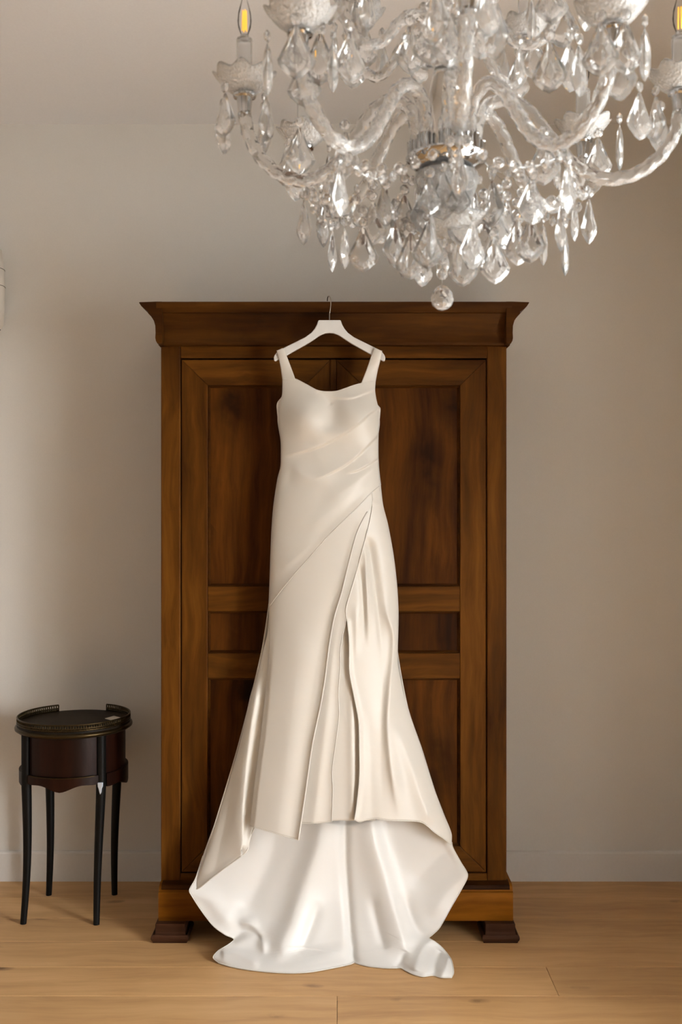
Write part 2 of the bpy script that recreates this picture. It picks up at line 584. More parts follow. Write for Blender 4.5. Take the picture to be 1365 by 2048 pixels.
# carcass: sides, back, posts, rails
wbox('side_panel', 323, 328, 690, 1785, DF + 0.03, BACK, M['walnut_v'])
wbox('side_panel', 1008, 1013, 690, 1785, DF + 0.03, BACK, M['walnut_v'])
wbox('back_panel', 328, 1008, 690, 1785, BACK - 0.015, BACK - 0.002, M['walnut_v'])
wbox('corner_post', 322, 361, 690, 1772, DF, DF + 0.05, M['walnut_v'], b=0.004)
wbox('corner_post', 975, 1014, 690, 1772, DF, DF + 0.05, M['walnut_v'], b=0.004)
wbox('top_rail', 361, 975, 690, 716, DF, DF + 0.04, M['walnut_h'], b=0.003)
wbox('bottom_rail', 361, 975, 1747, 1772, DF, DF + 0.04, M['walnut_h'], b=0.003)
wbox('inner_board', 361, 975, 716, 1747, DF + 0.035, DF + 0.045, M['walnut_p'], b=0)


def prism_x(name, prof, x0, x1, mat, smooth='auto'):
    """profile (y, z) swept along x"""
    cx = (x0 + x1) / 2
    v = [(x0 - cx, y, z) for y, z in prof]
    o = MB().prism(v, (x1 - x0, 0, 0)).build(name, mat, ward, smooth=smooth)
    o.location = Vector((cx, 0, 0)) - WO
    return o


# cornice front: upper ovolo, fillet, long cove, bead and fillet
zt = wz(603) - 0.004
ztop = H + (CY - 603) * 3.475 / F
prof = []
yb_ = DF + 0.05
zc = lambda py: H - (py - CY) * 3.50 / F
prof += [(yb_, ztop), (3.478, ztop), (3.473, zc(607)), (3.472, zc(613)), (3.476, zc(619)), (3.484, zc(623)), (3.486, zc(626)), (3.497, zc(627)), (3.499, zc(630)),
         (3.507, zc(638)), (3.514, zc(650)), (3.518, zc(664)), (3.519, zc(677)), (3.516, zc(681)), (3.515, zc(684)), (3.518, zc(688)), (3.524, zc(689)), (yb_, zc(689))]
cornice = prism_x('cornice_front', prof, wx(320), wx(1018), M['walnut_c'])
wbox('cornice_bead', 323, 1013, 687, 692, DF - 0.008, DF + 0.02, M['walnut_h'], b=0.002)
# cornice returns with the flared outline seen at both ends
for s in (-1, 1):
    out = [(0, ztop), (0.058, ztop - 0.002), (0.060, zc(608)), (0.052, zc(615)), (0.038, zc(622)), (0.028, zc(626)), (0.027, zc(630)), (0.017, zc(636)), (0.008, zc(644)),
           (0.003, zc(654)), (0.002, zc(668)), (0.003, zc(678)), (0.001, zc(684)), (-0.004, zc(689)), (-0.02, zc(689)), (-0.02, ztop)]
    xe = wx(320) if s < 0 else wx(1018)
    v = [(s * a, 0, z) for a, z in out]
    o = MB().prism(v, (0, BACK - 3.476, 0)).build('cornice_return', M['walnut_c'], ward, smooth='auto')
    o.location = Vector((xe + s * 0.0006, 3.476, 0)) - WO
wbox('top_board', 322, 1016, 612, 640, 3.56, BACK, M['walnut_y'], b=0)

# plinth and feet
kp = 3.50 / F
pz = lambda py: H - (py - CY) * kp
pxx = lambda px: (px - CX) * kp
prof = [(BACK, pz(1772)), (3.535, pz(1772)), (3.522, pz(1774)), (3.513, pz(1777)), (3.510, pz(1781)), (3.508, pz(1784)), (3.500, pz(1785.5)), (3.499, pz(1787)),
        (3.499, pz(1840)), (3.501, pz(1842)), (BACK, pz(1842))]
prism_x('plinth', prof, pxx(317), pxx(1027), M['walnut_lit'])
prism_x('plinth_moulding', [(3.56, pz(1770)), (3.53, pz(1770)), (3.512, pz(1773)), (3.507, pz(1778)), (3.507, pz(1781)), (3.56, pz(1781))], pxx(322), pxx(1021), M['walnut_c'])
kf = 3.47 / F
fz = lambda py: H - (py - CY) * kf
zp = pz(1842)


def foot(cx, y0, s):
    g = []
    # moulded block: levels (half width, z)
    lv = [(0.052, zp), (0.052, zp - 0.028), (0.055, zp - 0.040), (0.060, 0.030), (0.065, 0.024), (0.066, 0.016), (0.064, 0.010), (0.060, 0.004), (0.060, 0.0)]
    v = []; f = []
    for hw_, z in lv:
        v += [(-hw_, -hw_, z), (hw_, -hw_, z), (hw_, hw_, z), (-hw_, hw_, z)]
    for i in range(len(lv) - 1):
        for k in range(4):
            a, b = i * 4 + k, i * 4 + (k + 1) % 4
            f.append((a, b, b + 4, a + 4))
    f += [(0, 1, 2, 3), tuple(len(lv) * 4 - 4 + k for k in (3, 2, 1, 0))]
    o = MB().add(v, f).build('foot', M['foot'], ward)
    md = o.modifiers.new('bevel', 'BEVEL'); md.width = 0.004; md.segments = 2
    o.location = Vector((cx, y0, 0)) - WO


fx0 = (340 - CX) * kf; fx1 = (1002 - CX) * kf
for cx, s in ((fx0, -1), (fx1, 1)):
    foot(cx, 3.527, s)
    foot(cx, BACK - 0.07, s)


# doors
def mitred(name, quad, y0, y1, mat, door):
    """frame member as a flat prism; quad in px corners"""
    pts = [Vector((wx(a), 0, wz(b))) for a, b in quad]
    c = sum(pts, Vector()) / 4
    o = MB().prism([(p.x - c.x, y0, p.z - c.z) for p in pts], (0, y1 - y0, 0)).build(name, mat, door)
    md = o.modifiers.new('bevel', 'BEVEL'); md.width = 0.0028; md.segments = 2; md.limit_method = 'ANGLE'
    o.location = Vector((c.x, 0, c.z)) - WO - door.location
    return o


def door(x0, x1, mirror):
    d = empty('door', (0, 0, 0))
    d.parent = ward
    yf, yk = DF + 0.004, DF + 0.034
    t, b = 719, 1745
    sw = 52
    # x0 is the hinge side
    i0, i1 = (x0 + sw, x1 - sw)
    mitred('stile', [(x0, t), (i0, t + 51), (i0, b - 51), (x0, b)], yf, yk, M['walnut_v'], d)
    mitred('stile', [(x1, t), (i1, t + 51), (i1, b - 51), (x1, b)], yf, yk, M['walnut_v'], d)
    mitred('rail', [(x0, t), (x1, t), (i1, t + 51), (i0, t + 51)], yf, yk, M['walnut_h'], d)
    mitred('rail', [(x0, b), (x1, b), (i1, b - 51), (i0, b - 51)], yf, yk, M['walnut_h'], d)
    for (a, c) in ((1173, 1223), (1307, 1357)):
        mitred('rail', [(i0, a), (i1, a), (i1, c), (i0, c)], yf + 0.001, yk, M['walnut_h'], d)
    for (a, c) in ((770, 1173), (1223, 1307), (1357, 1694)):
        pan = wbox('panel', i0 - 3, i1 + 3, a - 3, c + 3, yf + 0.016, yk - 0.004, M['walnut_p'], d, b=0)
        # sunk moulding round the panel
        mb = MB()
        w_ = 5.0
        xa, xb, za, zb = wx(i0), wx(i1), wz(a), wz(c)
        q = w_ * KX
        ys = yf + 0.009; ye = yf + 0.016
        o4 = [(xa, ys, za), (xb, ys, za), (xb, ys, zb), (xa, ys, zb)]
        m4 = [(xa + q * .45, ys - 0.001, za - q * .45), (xb - q * .45, ys - 0.001, za - q * .45), (xb - q * .45, ys - 0.001, zb + q * .45), (xa + q * .45, ys - 0.001, zb + q * .45)]
        n4 = [(xa + q, ye, za - q), (xb - q, ye, za - q), (xb - q, ye, zb + q), (xa + q, ye, zb + q)]
        v = o4 + m4 + n4
        f = []
        for i in (0, 4):
            for k in range(4):
                f.append((i + k, i + (k + 1) % 4, i + 4 + (k + 1) % 4, i + 4 + k))
        mo = MB().add(v, f).build('panel_moulding', M['walnut_c'], pan)
        mo.location = -(WO + pan.location)
    return d


door(363, 662, False)
door(673, 973, True)
ast = wbox('meeting_bead', 661, 673, 719, 1745, DF - 0.004, DF + 0.03, M['walnut_v'], b=0.004)

# ------------------------------------------------------------------ unidentified wall fitting at the left edge
lamp = empty('wall_fitting', (-1.418, 3.975, 2.23))
tag(lamp, 'pale rounded fitting on the upper wall, cut off by the left edge', 'wall fitting')
hz = 0.32
MB().lathe([(0.052, 0.0), (0.066, 0.02), (0.071, 0.09), (0.072, 0.17), (0.070, 0.24), (0.060, hz), (0.058, hz), (0.068, 0.24), (0.070, 0.17), (0.069, 0.09), (0.064, 0.02), (0.050, 0.0)], 32).build('shade', M['shade'], lamp, smooth=True)
for z, r_ in ((0.002, 0.054), (0.172, 0.0725), (0.240, 0.0705)):
    a = [(r_ * math.cos(t), r_ * math.sin(t), z) for t in np.linspace(0, 2 * PI, 41)]
    MB().tube(a, 0.0013, 6).build('wire_rim', M['rim'], lamp, smooth=True)
MB().box(-0.03, 0.03, 0.06, WALL_Y - 3.975, 0.05, 0.25, b=0.004).build('back_plate', M['shade'], lamp)

# ------------------------------------------------------------------ side table
TC = Vector((-1.012, 3.775, 0))
tab = empty('side_table', TC)
tag(tab, 'small round dark mahogany side table with pierced brass gallery and four slim black legs', 'side table')
ZT = 0.712
MB().lathe([(0, ZT), (0.200, ZT), (0.206, ZT), (0.206, ZT - 0.004), (0.209, ZT - 0.010), (0.213, ZT - 0.014), (0.213, ZT - 0.020), (0.208, ZT - 0.026), (0.198, ZT - 0.028), (0, ZT - 0.028)], 64).build('table_top', M['tabletop'], tab, smooth='auto')
MB().lathe([(0.2085, ZT - 0.008), (0.2155, ZT - 0.011), (0.2165, ZT - 0.016), (0.2155, ZT - 0.021), (0.2085, ZT - 0.024)], 64).build('brass_edge', M['brass_dark'], tab, smooth=True)
# gallery: rails and pierced uprights, open at the back
g = MB()
ga0, ga1 = R(90 + 32), R(90 - 22 + 360)
arc = np.linspace(ga0, ga1, 110)
rg = 0.2065
for z, rad in ((ZT + 0.0235, 0.0030), (ZT + 0.010, 0.0030), (ZT + 0.003, 0.0035)):
    g.tube([(rg * math.cos(a), rg * math.sin(a), z) for a in arc], rad, 6)
for i, a in enumerate(np.linspace(ga0, ga1, 120)):
    x, y = rg * math.cos(a), rg * math.sin(a)
    g.tube([(x, y, ZT), (x, y, ZT + 0.0235)], 0.0026, 5)
g.build('gallery', M['brass_dark'], tab, smooth=True)
# drum with a curved tambour front
ZD0, ZD1 = 0.543, ZT - 0.026


def curved(r0, r1, a0, a1, zf0, zf1, n=24):
    """curved slab between radii; zf0/zf1 functions of u giving bottom and top"""
    v = []; f = []
    for i in range(n + 1):
        u = i / n
        a = a0 + (a1 - a0) * u
        for rr in (r0, r1):
            for z in (zf0(u), zf1(u)):
                v.append((rr * math.cos(a), rr * math.sin(a), z))
    for i in range(n):
        b = i * 4; c = b + 4
        f += [(b, b + 1, c + 1, c), (b + 2, c + 2, c + 3, b + 3), (b, c, c + 2, b + 2), (b + 1, b + 3, c + 3, c + 1)]
    f += [(0, 2, 3, 1), (n * 4, n * 4 + 1, n * 4 + 3, n * 4 + 2)]
    return MB().add(v, f)


MB().lathe([(0, ZD0), (0.190, ZD0), (0.190, ZD1), (0, ZD1)], 64).build('drum', M['mahogany'], tab, smooth='auto')
fd = curved(0.189, 0.196, R(-135 + 11), R(-45 - 11), lambda u: ZD0 + 0.006, lambda u: ZD1 - 0.003).build('tambour_door', M['mahogany'], tab, smooth='auto')
for k in range(4):
    ac = R(-90 + 90 * k)
    sc = lambda u: 0.487 + 0.020 * abs(2 * u - 1) ** 1.2 - 0.006 * math.cos(4 * PI * (u - 0.5)) + (0.012 if k == 0 else -0.004)
    curved(0.186, 0.2005, ac - R(40), ac + R(40), sc, lambda u: ZD0 + 0.001).build('apron', M['mahogany'], tab, smooth='auto')
curved(0.196, 0.2025, R(-135 + 9), R(-45 - 9), lambda u: ZD0 - 0.0005, lambda u: ZD0 + 0.0025).build('stringing', M['brass_dark'], tab, smooth='auto')
feet = [(-0.148, -0.143, -1, -1), (0.121, -0.150, 1, -1), (-0.135, 0.130, -1, 1), (0.122, 0.135, 1, 1)]
for i, (fx, fy, sx, sy) in enumerate(feet):
    tx, ty = sx * 0.1335, sy * 0.1335
    if i == 0: tx -= 0.006
    pts = []; rad = []
    for u in np.linspace(0, 1, 26):
        z = ZD1 * (1 - u)
        zz = z
        # straight pilaster on the drum, then gently sabre-curved leg
        if z > 0.50:
            x, y = tx, ty; r_ = 0.0185
        else:
            q = (0.50 - z) / 0.50
            bow = -0.012 * math.sin(PI * q) * (0.6 + 0.4 * q)
            x = tx + (fx - tx) * q ** 1.6 + sx * bow * 0.6
            y = ty + (fy - ty) * q ** 1.6 + sy * bow * 0.35
            r_ = 0.0185 - 0.0070 * q
        pts.append((x, y, zz)); rad.append(r_)
    lg = MB().tube(pts, rad, 4 * 3).build('leg', M['ebony'], tab, smooth='auto')
    if i == 1:
        lg['label'] = 'black leg with a bright metal mount below the drum'
        sh = [(-0.0095, 0.518), (0.0095, 0.518), (0.0090, 0.503), (0.0055, 0.495), (0.0040, 0.482), (0.0, 0.474), (-0.0035, 0.484), (-0.0060, 0.495), (-0.0090, 0.503)]
        mo = MB().prism([(tx + a + 0.002, ty - 0.0225, z) for a, z in sh], (0, 0.008, 0)).build('leg_mount', M['mount_reflection'], lg, smooth='auto')
        md = mo.modifiers.new('bevel', 'BEVEL'); md.width = 0.0015; md.segments = 2; md.limit_method = 'ANGLE'

cp = [(-0.9025, 3.803), (-0.854, 3.757), (-0.828, 3.803), (-0.879, 3.850)]
cc = Vector((sum(a for a, b in cp) / 4, sum(b for a, b in cp) / 4, ZT))
card = MB().prism([(a - cc.x, b - cc.y, 0.0006) for a, b in cp], (0, 0, 0.0012)).build('paper_card', M['paper'], None, loc=cc)
tag(card, 'small cream paper card lying on the dark round side table', 'card')

# ------------------------------------------------------------------ hanger
DH = 3.437
hang = empty('clothes_hanger', P(659.6, 640, DH))
HO = hang.location.copy()
tag(hang, 'white wooden clothes hanger hooked over the wardrobe cornice', 'hanger')
half = [(0, 640.6), (-20.5, 640.6), (-22.5, 641.6), (-25.5, 650), (-30, 658), (-36.6, 666), (-49, 675), (-70, 685.5), (-89.5, 695), (-99, 700), (-105.6, 705), (-110, 711), (-111.6, 716), (-110.5, 722.4),
        (-107, 722.6), (-102, 719.5), (-98, 717.5), (-84.6, 710.5), (-65, 699.5), (-45.6, 688.6), (-32, 680), (-22, 673), (-15.5, 669.5), (-8, 666.8), (0, 666)]
up = [p for p in half if True]
outline = half + [(-a, b) for a, b in reversed(half[1:-1])]
v = [P(659.6 + a, b, DH) - HO for a, b in outline]
ho = MB().prism([(p.x, -0.006, p.z) for p in v], (0, 0.013, 0)).build('hanger_body', M['hanger'], hang, smooth='auto')
md = ho.modifiers.new('bevel', 'BEVEL'); md.width = 0.0025; md.segments = 3; md.limit_method = 'ANGLE'; md.angle_limit = R(50)
hk = [(659.6, 645, DH), (659.6, 634, DH), (659.8, 626, DH), (661.2, 618, DH - 0.002), (662.2, 609, DH), (661.9, 601, DH + 0.004), (660.6, 595, DH + 0.014), (658.3, 592.2, DH + 0.028), (656.6, 593.2, DH + 0.043), (655.3, 598, DH + 0.053), (655.2, 602.0, DH + 0.057)]
hk3 = catmull([tuple(P(*a) - HO) for a in hk], 40)
MB().tube([tuple(a) for a in hk3], 0.0018, 8).build('hook', M['steel'], hang, smooth=True)

# ------------------------------------------------------------------ dress
def sint(y, xs, ys, sig=26.0):
    """piecewise-linear table with its corners rounded off"""
    g_ = np.arange(500.0, 2100.0, 2.0)
    t = np.interp(g_, xs, ys)
    k_ = np.exp(-0.5 * (np.arange(-60, 61) * 2.0 / sig) ** 2); k_ /= k_.sum()
    t = np.convolve(np.pad(t, 60, mode='edge'), k_, mode='valid')
    return np.interp(y, g_, t)


dress = empty('wedding_dress', P(668, 1900, 3.36) * 1.0)
dress.location = (P(668, 1900, 3.36).x, 3.36, 0.0)
DO = dress.location.copy()
tag(dress, 'long ivory satin wedding dress with draped bodice, wrap slit skirt and spread train', 'dress')

LS = np.array([(690, 553), (759, 565), (792, 564), (805, 555), (814, 554), (880, 562), (913, 562), (935, 561), (957, 556), (1010, 548), (1060, 544), (1120, 541), (1211, 539), (1266, 534), (1306, 525), (1360, 510), (1395, 500), (1494, 478), (1581, 452), (1689, 417), (1779, 379)], float)
RS = np.array([(690, 765), (763, 752), (783, 751), (809, 756), (817, 761), (869, 757), (913, 757), (968, 760), (1010, 767), (1050, 777), (1110, 788), (1170, 795), (1230, 798), (1300, 796), (1330, 797), (1378, 806), (1438, 824), (1499, 845), (1581, 871), (1667, 904), (1695, 906), (1751, 936)], float)
sil = lambda A, y: np.interp(y, A[:, 0], A[:, 1])
edge_d = lambda y: sint(y, [700, 1000, 1300, 1600, 1800], [3.445, 3.45, 3.445, 3.43, 3.41])
bulge_d = lambda y: sint(y, [700, 760, 830, 905, 1000, 1200, 1400, 1680], [0.02, 0.03, 0.066, 0.05, 0.066, 0.078, 0.088, 0.10])


def body(x, y):
    l, r = sint(y, LS[:, 0], LS[:, 1], 22), sint(y, RS[:, 0], RS[:, 1], 22)
    t = np.clip((x - (l + r) / 2) / ((r - l) / 2), -1, 1)
    return edge_d(y) - bulge_d(y) * np.power(np.maximum(1 - t * t, 0.0), 0.6)


def sdist(x, y, poly):
    """signed distance (positive to the right of / above the line) and position 0..1 along it"""
    c = catmull(poly, max(24, int(sum(math.dist(a, b) for a, b in zip(poly[:-1], poly[1:])) / 5)))
    q = np.stack([x.ravel(), y.ravel()], 1)
    best = np.full(len(q), 1e9); idx = np.zeros(len(q), int)
    for i in range(len(c)):
        d = (q[:, 0] - c[i, 0]) ** 2 + (q[:, 1] - c[i, 1]) ** 2
        m = d < best
        best[m] = d[m]; idx[m] = i
    tan = np.gradient(c, axis=0)
    tn = tan[idx]; pc = c[idx]
    cr = tn[:, 0] * (q[:, 1] - pc[:, 1]) - tn[:, 1] * (q[:, 0] - pc[:, 0])
    perp = np.abs(cr) / np.maximum(np.linalg.norm(tn, axis=1), 1e-9)
    rt = np.sqrt(best)
    inner = (idx > 0) & (idx < len(c) - 1)
    s = np.where(cr > 0, -1.0, 1.0) * np.where(inner, np.minimum(perp, rt), rt)
    pr = ((q - pc) * tn).sum(1) / np.maximum((tn * tn).sum(1), 1e-9)
    tt = np.clip((idx + np.clip(pr, -0.6, 0.6)) / (len(c) - 1), 0, 1)
    return s.reshape(x.shape), tt.reshape(x.shape)


def fade(t, a, b):
    f = np.ones_like(t)
    if a > 0: f = f * np.clip(t / a, 0, 1) ** 1.0
    if b > 0: f = f * np.clip((1 - t) / b, 0, 1) ** 1.0
    return f * f * (3 - 2 * f)


def ridge(x, y, poly, amp, wl, wr, a=0.15, b=0.15):
    """fold: positive amp comes towards the viewer; wl/wr widths on both sides"""
    s, t = sdist(x, y, poly)
    w = np.where(s > 0, wr, wl)
    return -amp * np.exp(-np.abs(s / w) ** 1.7) * fade(t, a, b)


def pleat(x, y, poly, amp, w_over, w_under=2.0, a=0.12, b=0.0):
    """overlapping fold: cloth above the line swells and drops sharply at it"""
    s, t = sdist(x, y, poly)
    up_ = np.exp(-np.abs(s) / w_over); dn_ = -0.55 * np.exp(-np.abs(s) / (w_over * 0.5))
    q_ = 0.5 + 0.5 * np.tanh(s / w_under)
    k = up_ * q_ + dn_ * (1 - q_)
    return -amp * k * fade(t, a, b)


def patch(top, right, bottom, left, nu, nv):
    Tc, Bc = catmull(top, nu), catmull(bottom, nu)
    Lc, Rc = catmull(left, nv), catmull(right, nv)
    u = np.linspace(0, 1, nu)[None, :, None]; v = np.linspace(0, 1, nv)[:, None, None]
    S = (1 - v) * Tc[None] + v * Bc[None] + (1 - u) * Lc[:, None] + u * Rc[:, None]
    S -= (1 - u) * (1 - v) * Tc[0] + u * (1 - v) * Tc[-1] + (1 - u) * v * Bc[0] + u * v * Bc[-1]
    return S[..., 0], S[..., 1]


def cloth(name, X, Y, D, mat, thick=0.0022, parent=None):
    nv, nu = X.shape
    V = np.stack([(X - CX) * D / F - DO.x, D - DO.y, H - (Y - CY) * D / F], -1).reshape(-1, 3)
    fs = []
    for j in range(nv - 1):
        for i in range(nu - 1):
            a = j * nu + i
            fs.append((a, a + nu, a + nu + 1, a + 1))
    o = mesh_obj(name, V.tolist(), fs, mat, parent or dress, True)
    md = o.modifiers.new('thickness', 'SOLIDIFY')
    md.thickness = thick; md.offset = -1.0
    return o, V.reshape(nv, nu, 3)


def hem_tube(V, owner, rad=0.0016):
    MB().tube([tuple(p) for p in V], rad, 6).build('hem', M['satin'], owner, smooth=True)


SEAM = [(538, 1214), (560, 1184), (592, 1145), (620, 1114), (654, 1075), (690, 1039), (716, 1014), (741, 988), (762, 970)]

# bodice and hip drape, one piece down to the diagonal seam
left = [(565, 757), (565, 778), (563.5, 793), (556, 803), (553.5, 812), (556, 840), (562, 880), (562.5, 913), (561.5, 935), (556, 957), (548, 1010), (544, 1060), (541.5, 1120), (540, 1170), (538, 1214)]
right = [(752, 761), (751, 783), (756, 809), (761.5, 817), (759.5, 845), (757, 869), (757, 913), (759, 945), (762, 970)]
top = [(565, 757), (578, 757), (591, 757.5), (612, 768), (633, 779.5), (650, 783), (672, 782.5), (690, 777), (708, 770.5), (723, 766.5), (738, 764), (752, 761)]
X, Y = patch(top, right, SEAM, left, 170, 300)
D = body(X, Y)
ex = lambda cx, cy, sx, sy, a, ang=0.0: -a * np.exp(-(((X - cx) * math.cos(ang) + (Y - cy) * math.sin(ang)) / sx) ** 2 - ((-(X - cx) * math.sin(ang) + (Y - cy) * math.cos(ang)) / sy) ** 2)
D += ex(610, 836, 36, 38, 0.030) + ex(718, 834, 34, 36, 0.026)              # bust cups
D += ex(664, 818, 20, 38, -0.016) + ex(668, 866, 44, 14, 0.008)             # hollow between
D += pleat(X, Y, [(560, 915), (592, 908), (628, 898), (664, 882), (698, 863), (722, 845), (740, 829), (762, 815)], 0.0105, 24, a=0.25)
D += pleat(X, Y, [(628, 960), (660, 948), (690, 932), (716, 912), (738, 890), (760, 868)], 0.0095, 24, a=0.3)
D += pleat(X, Y, [(690, 948), (714, 942), (738, 930), (760, 915)], 0.0085, 18, a=0.35)
D += pleat(X, Y, [(652, 791), (676, 797), (704, 797), (730, 788), (756, 779)], 0.0065, 12, a=0.3)
D += ridge(X, Y, [(634, 780), (646, 788), (656, 800), (664, 812)], -0.004, 6, 6)
D += ridge(X, Y, [(575, 917), (590, 938), (616, 954), (648, 956), (684, 946)], 0.008, 16, 18, 0.4, 0.3)
D += ridge(X, Y, [(574, 985), (580, 950), (586, 925)], -0.003, 12, 10, 0.4, 0.4)
D += ridge(X, Y, [(640, 1000), (680, 985), (720, 958), (756, 930)], 0.006, 14, 18, 0.3, 0.1)
D += ridge(X, Y, [(600, 1065), (650, 1030), (700, 990), (745, 955)], 0.005, 16, 20, 0.3, 0.2)
D += ridge(X, Y, [(560, 1140), (600, 1108), (640, 1068)], 0.004, 10, 14, 0.2, 0.3)
s_, t_ = sdist(X, Y, SEAM)
D += -0.004 * np.exp(-(s_ / 9) ** 2) - 0.002
bod, V = cloth('bodice', X, Y, D, M['satin'])
hem_tube(V[-1, 2:-2], bod, 0.0017)
hem_tube(V[0, 23:-23], bod, 0.0012)
# back of the bodice, cut low
left_b = [(560, 808)] + left[5:]; right_b = [(757, 815)] + right[4:]
X, Y = patch([(560, 808), (600, 850), (660, 868), (720, 850), (757, 815)], right_b, SEAM, left_b, 40, 60)
Db = 2 * edge_d(Y) - body(X, Y) - 0.5 * bulge_d(Y) * 0
Db = edge_d(Y) + (edge_d(Y) - body(X, Y)) * 0.55 + 0.002
cloth('bodice_back', X, Y, Db, M['satin'])


# straps over the hanger ends
def strap(name, lft, rgt):
    X, Y = patch([lft[0], rgt[0]], rgt, [lft[-1], rgt[-1]], lft, 14, 40)
    u = np.linspace(-1, 1, 14)[None]
    k = np.clip((Y - 712) / 46.0, 0, 1); k = k * k * (3 - 2 * k)
    D = (3.424 - 0.004 * (1 - u ** 2)) * (1 - k) + (body(X, Y) - 0.0045) * k
    o, V = cloth(name, X, Y, D, M['satin'])
    # part that passes behind the hanger and down the back
    lb = [(a + 2, b + 1) for a, b in lft] + [((lft[-1][0] * 2 + rgt[-1][0]) / 3, 840)]
    rb = [(a - 2, b + 1) for a, b in rgt] + [((lft[-1][0] + rgt[-1][0] * 2) / 3, 840)]
    Xb, Yb = patch([lb[0], rb[0]], rb, [lb[-1], rb[-1]], lb, 10, 30)
    Db = 3.452 + 0.004 * np.sin(np.linspace(0, PI, 30))[:, None] + np.zeros_like(Xb)
    Db[0] = 3.43
    ob, _ = cloth('strap_back', Xb, Yb, Db, M['satin'], parent=None)
    return o


strap('strap', [(553.5, 701), (557.5, 715), (561.5, 735), (565, 760)], [(568, 696), (574, 712), (583, 736), (591.5, 760)])
strap('strap', [(749.5, 696), (743, 712), (733, 741), (722.5, 768)], [(765, 702), (761, 722), (756, 742), (752, 763)])

# wrap panel
A_right = [(745, 984), (746, 1008), (731.6, 1030), (714, 1067), (699, 1122), (684, 1184), (669, 1234), (659, 1290), (651, 1353), (642, 1408), (625, 1490), (610, 1594), (597, 1680)]
A_left = [(537, 1208), (538, 1240), (538.5, 1300), (531, 1390), (519, 1494), (508, 1580), (500, 1652)]
A_top = [(537, 1208), (560, 1178), (592, 1139), (620, 1108), (654, 1069), (690, 1033), (716, 1008), (745, 984)]
X, Y = patch(A_top, A_right, [(500, 1652), (520, 1658), (545, 1665), (572, 1673), (597, 1680)], A_left, 90, 200)
D = body(X, Y) + 0.001
D += sint(Y, [1200, 1350, 1680], [0, 0.0, -0.022])
D += ridge(X, Y, [(600, 1180), (598, 1300), (585, 1420), (570, 1550), (555, 1668)], 0.012, 40, 40, 0.3, 0.0)
D += ridge(X, Y, [(690, 1100), (662, 1200), (640, 1300), (622, 1400), (600, 1540), (580, 1670)], -0.004, 16, 16, 0.3, 0.0)
sA, tA = sdist(X, Y, A_right[1:])
D += -0.008 * np.exp(-(sA / 7.0) ** 2) * np.clip(tA * 4, 0, 1)
sL, tL = sdist(X, Y, A_left)
D += 0.018 * np.exp(-(sL / 5.0) ** 2) * np.clip(tL * 2.2 - 0.3, 0, 1)
wrp, V = cloth('wrap_panel', X, Y, D, M['satin'])
hem_tube(V[12:, -1], wrp, 0.0030); hem_tube(V[-1, :], wrp, 0.0013)

# underskirt flap beside the wrap edge
B_right = [(747, 1000), (737, 1050), (728, 1092), (716, 1135), (702, 1180), (694, 1215), (691, 1249), (685.5, 1271), (680.5, 1304), (681, 1334), (680, 1343), (677, 1386), (678.5, 1430), (672.5, 1481), (664.5, 1542), (666, 1577), (664, 1644)]
B_left = [(735, 1000), (715, 1040), (690, 1100), (670, 1184), (645, 1270), (630, 1353), (605, 1480), (592, 1580), (588, 1646)]
X, Y = patch([(735, 1000), (747, 1000)], B_right, [(588, 1646), (626, 1647), (664, 1644)], B_left, 50, 180)
D = body(X, Y) + sint(Y, [1000, 1200, 1400, 1650], [0.006, 0.015, 0.016, 0.008])
sB, tB = sdist(X, Y, B_right)
D += ridge(X, Y, B_right, 0.004, 6, 6, 0.3, 0.0)
D += ridge(X, Y, [(690, 1180), (668, 1300), (655, 1420), (640, 1540), (628, 1645)], 0.007, 14, 14, 0.3, 0)
und, V = cloth('underskirt_flap', X, Y, D, M['satin'])
hem_tube(V[40:, -1], und, 0.0018); hem_tube(V[-1, :], und, 0.0010)

# deep lining panel seen through the slit
X, Y = patch([(690, 1130), (738, 1130)], [(738, 1130), (742, 1250), (745, 1400), (752, 1641)], [(640, 1643), (690, 1641), (752, 1641)], [(690, 1130), (660, 1260), (648, 1400), (640, 1643)], 40, 110)
D = body(X, Y) + sint(Y, [1100, 1300, 1650], [0.018, 0.025, 0.022])
D += ridge(X, Y, [(700, 1260), (703, 1400), (706, 1640)], 0.008, 9, 9, 0.2, 0)
cloth('lining_panel', X, Y, D, M['satin'])

# right skirt panel with the slit edge
D_left = [(741, 986), (745, 1010), (739, 1045), (731, 1078), (720, 1119), (709, 1159), (695, 1206), (692, 1222), (695.5, 1246), (699, 1284), (699, 1333), (702, 1360), (711, 1404), (718, 1443), (719.5, 1494), (719.5, 1555), (714, 1611), (709.5, 1640)]
D_right = [(762, 968), (767, 1010), (777, 1050), (788, 1110), (795, 1170), (798, 1230), (796.5, 1300), (797.5, 1330), (806.5, 1378), (824, 1438), (845.5, 1499), (871, 1581), (888, 1626), (904, 1667), (904, 1690)]
D_bot = [(709.5, 1640), (720, 1644), (734, 1640), (750, 1637), (781, 1641), (815, 1642), (841, 1644), (855, 1652), (867, 1663), (884, 1675), (904, 1690)]
X, Y = patch([(741, 986), (752, 974), (762, 968)], D_right, D_bot, D_left, 90, 220)
D = body(X, Y) + sint(Y, [980, 1100, 1300, 1650], [0.001, 0.008, 0.012, 0.006])
D += ridge(X, Y, [(734, 1070), (741, 1110), (750, 1170), (758, 1240), (766, 1330)], -0.016, 5, 11, 0.1, 0.5)
D += ridge(X, Y, [(731, 1090), (733, 1150), (736, 1220), (738, 1300)], 0.008, 5, 5, 0.2, 0.4)
D += ridge(X, Y, [(719, 1122), (724, 1170), (728, 1230), (729, 1290)], -0.009, 5, 5, 0.15, 0.4)
D += ridge(X, Y, [(712, 1200), (713, 1260), (712, 1330)], 0.006, 8, 8, 0.3, 0.4)
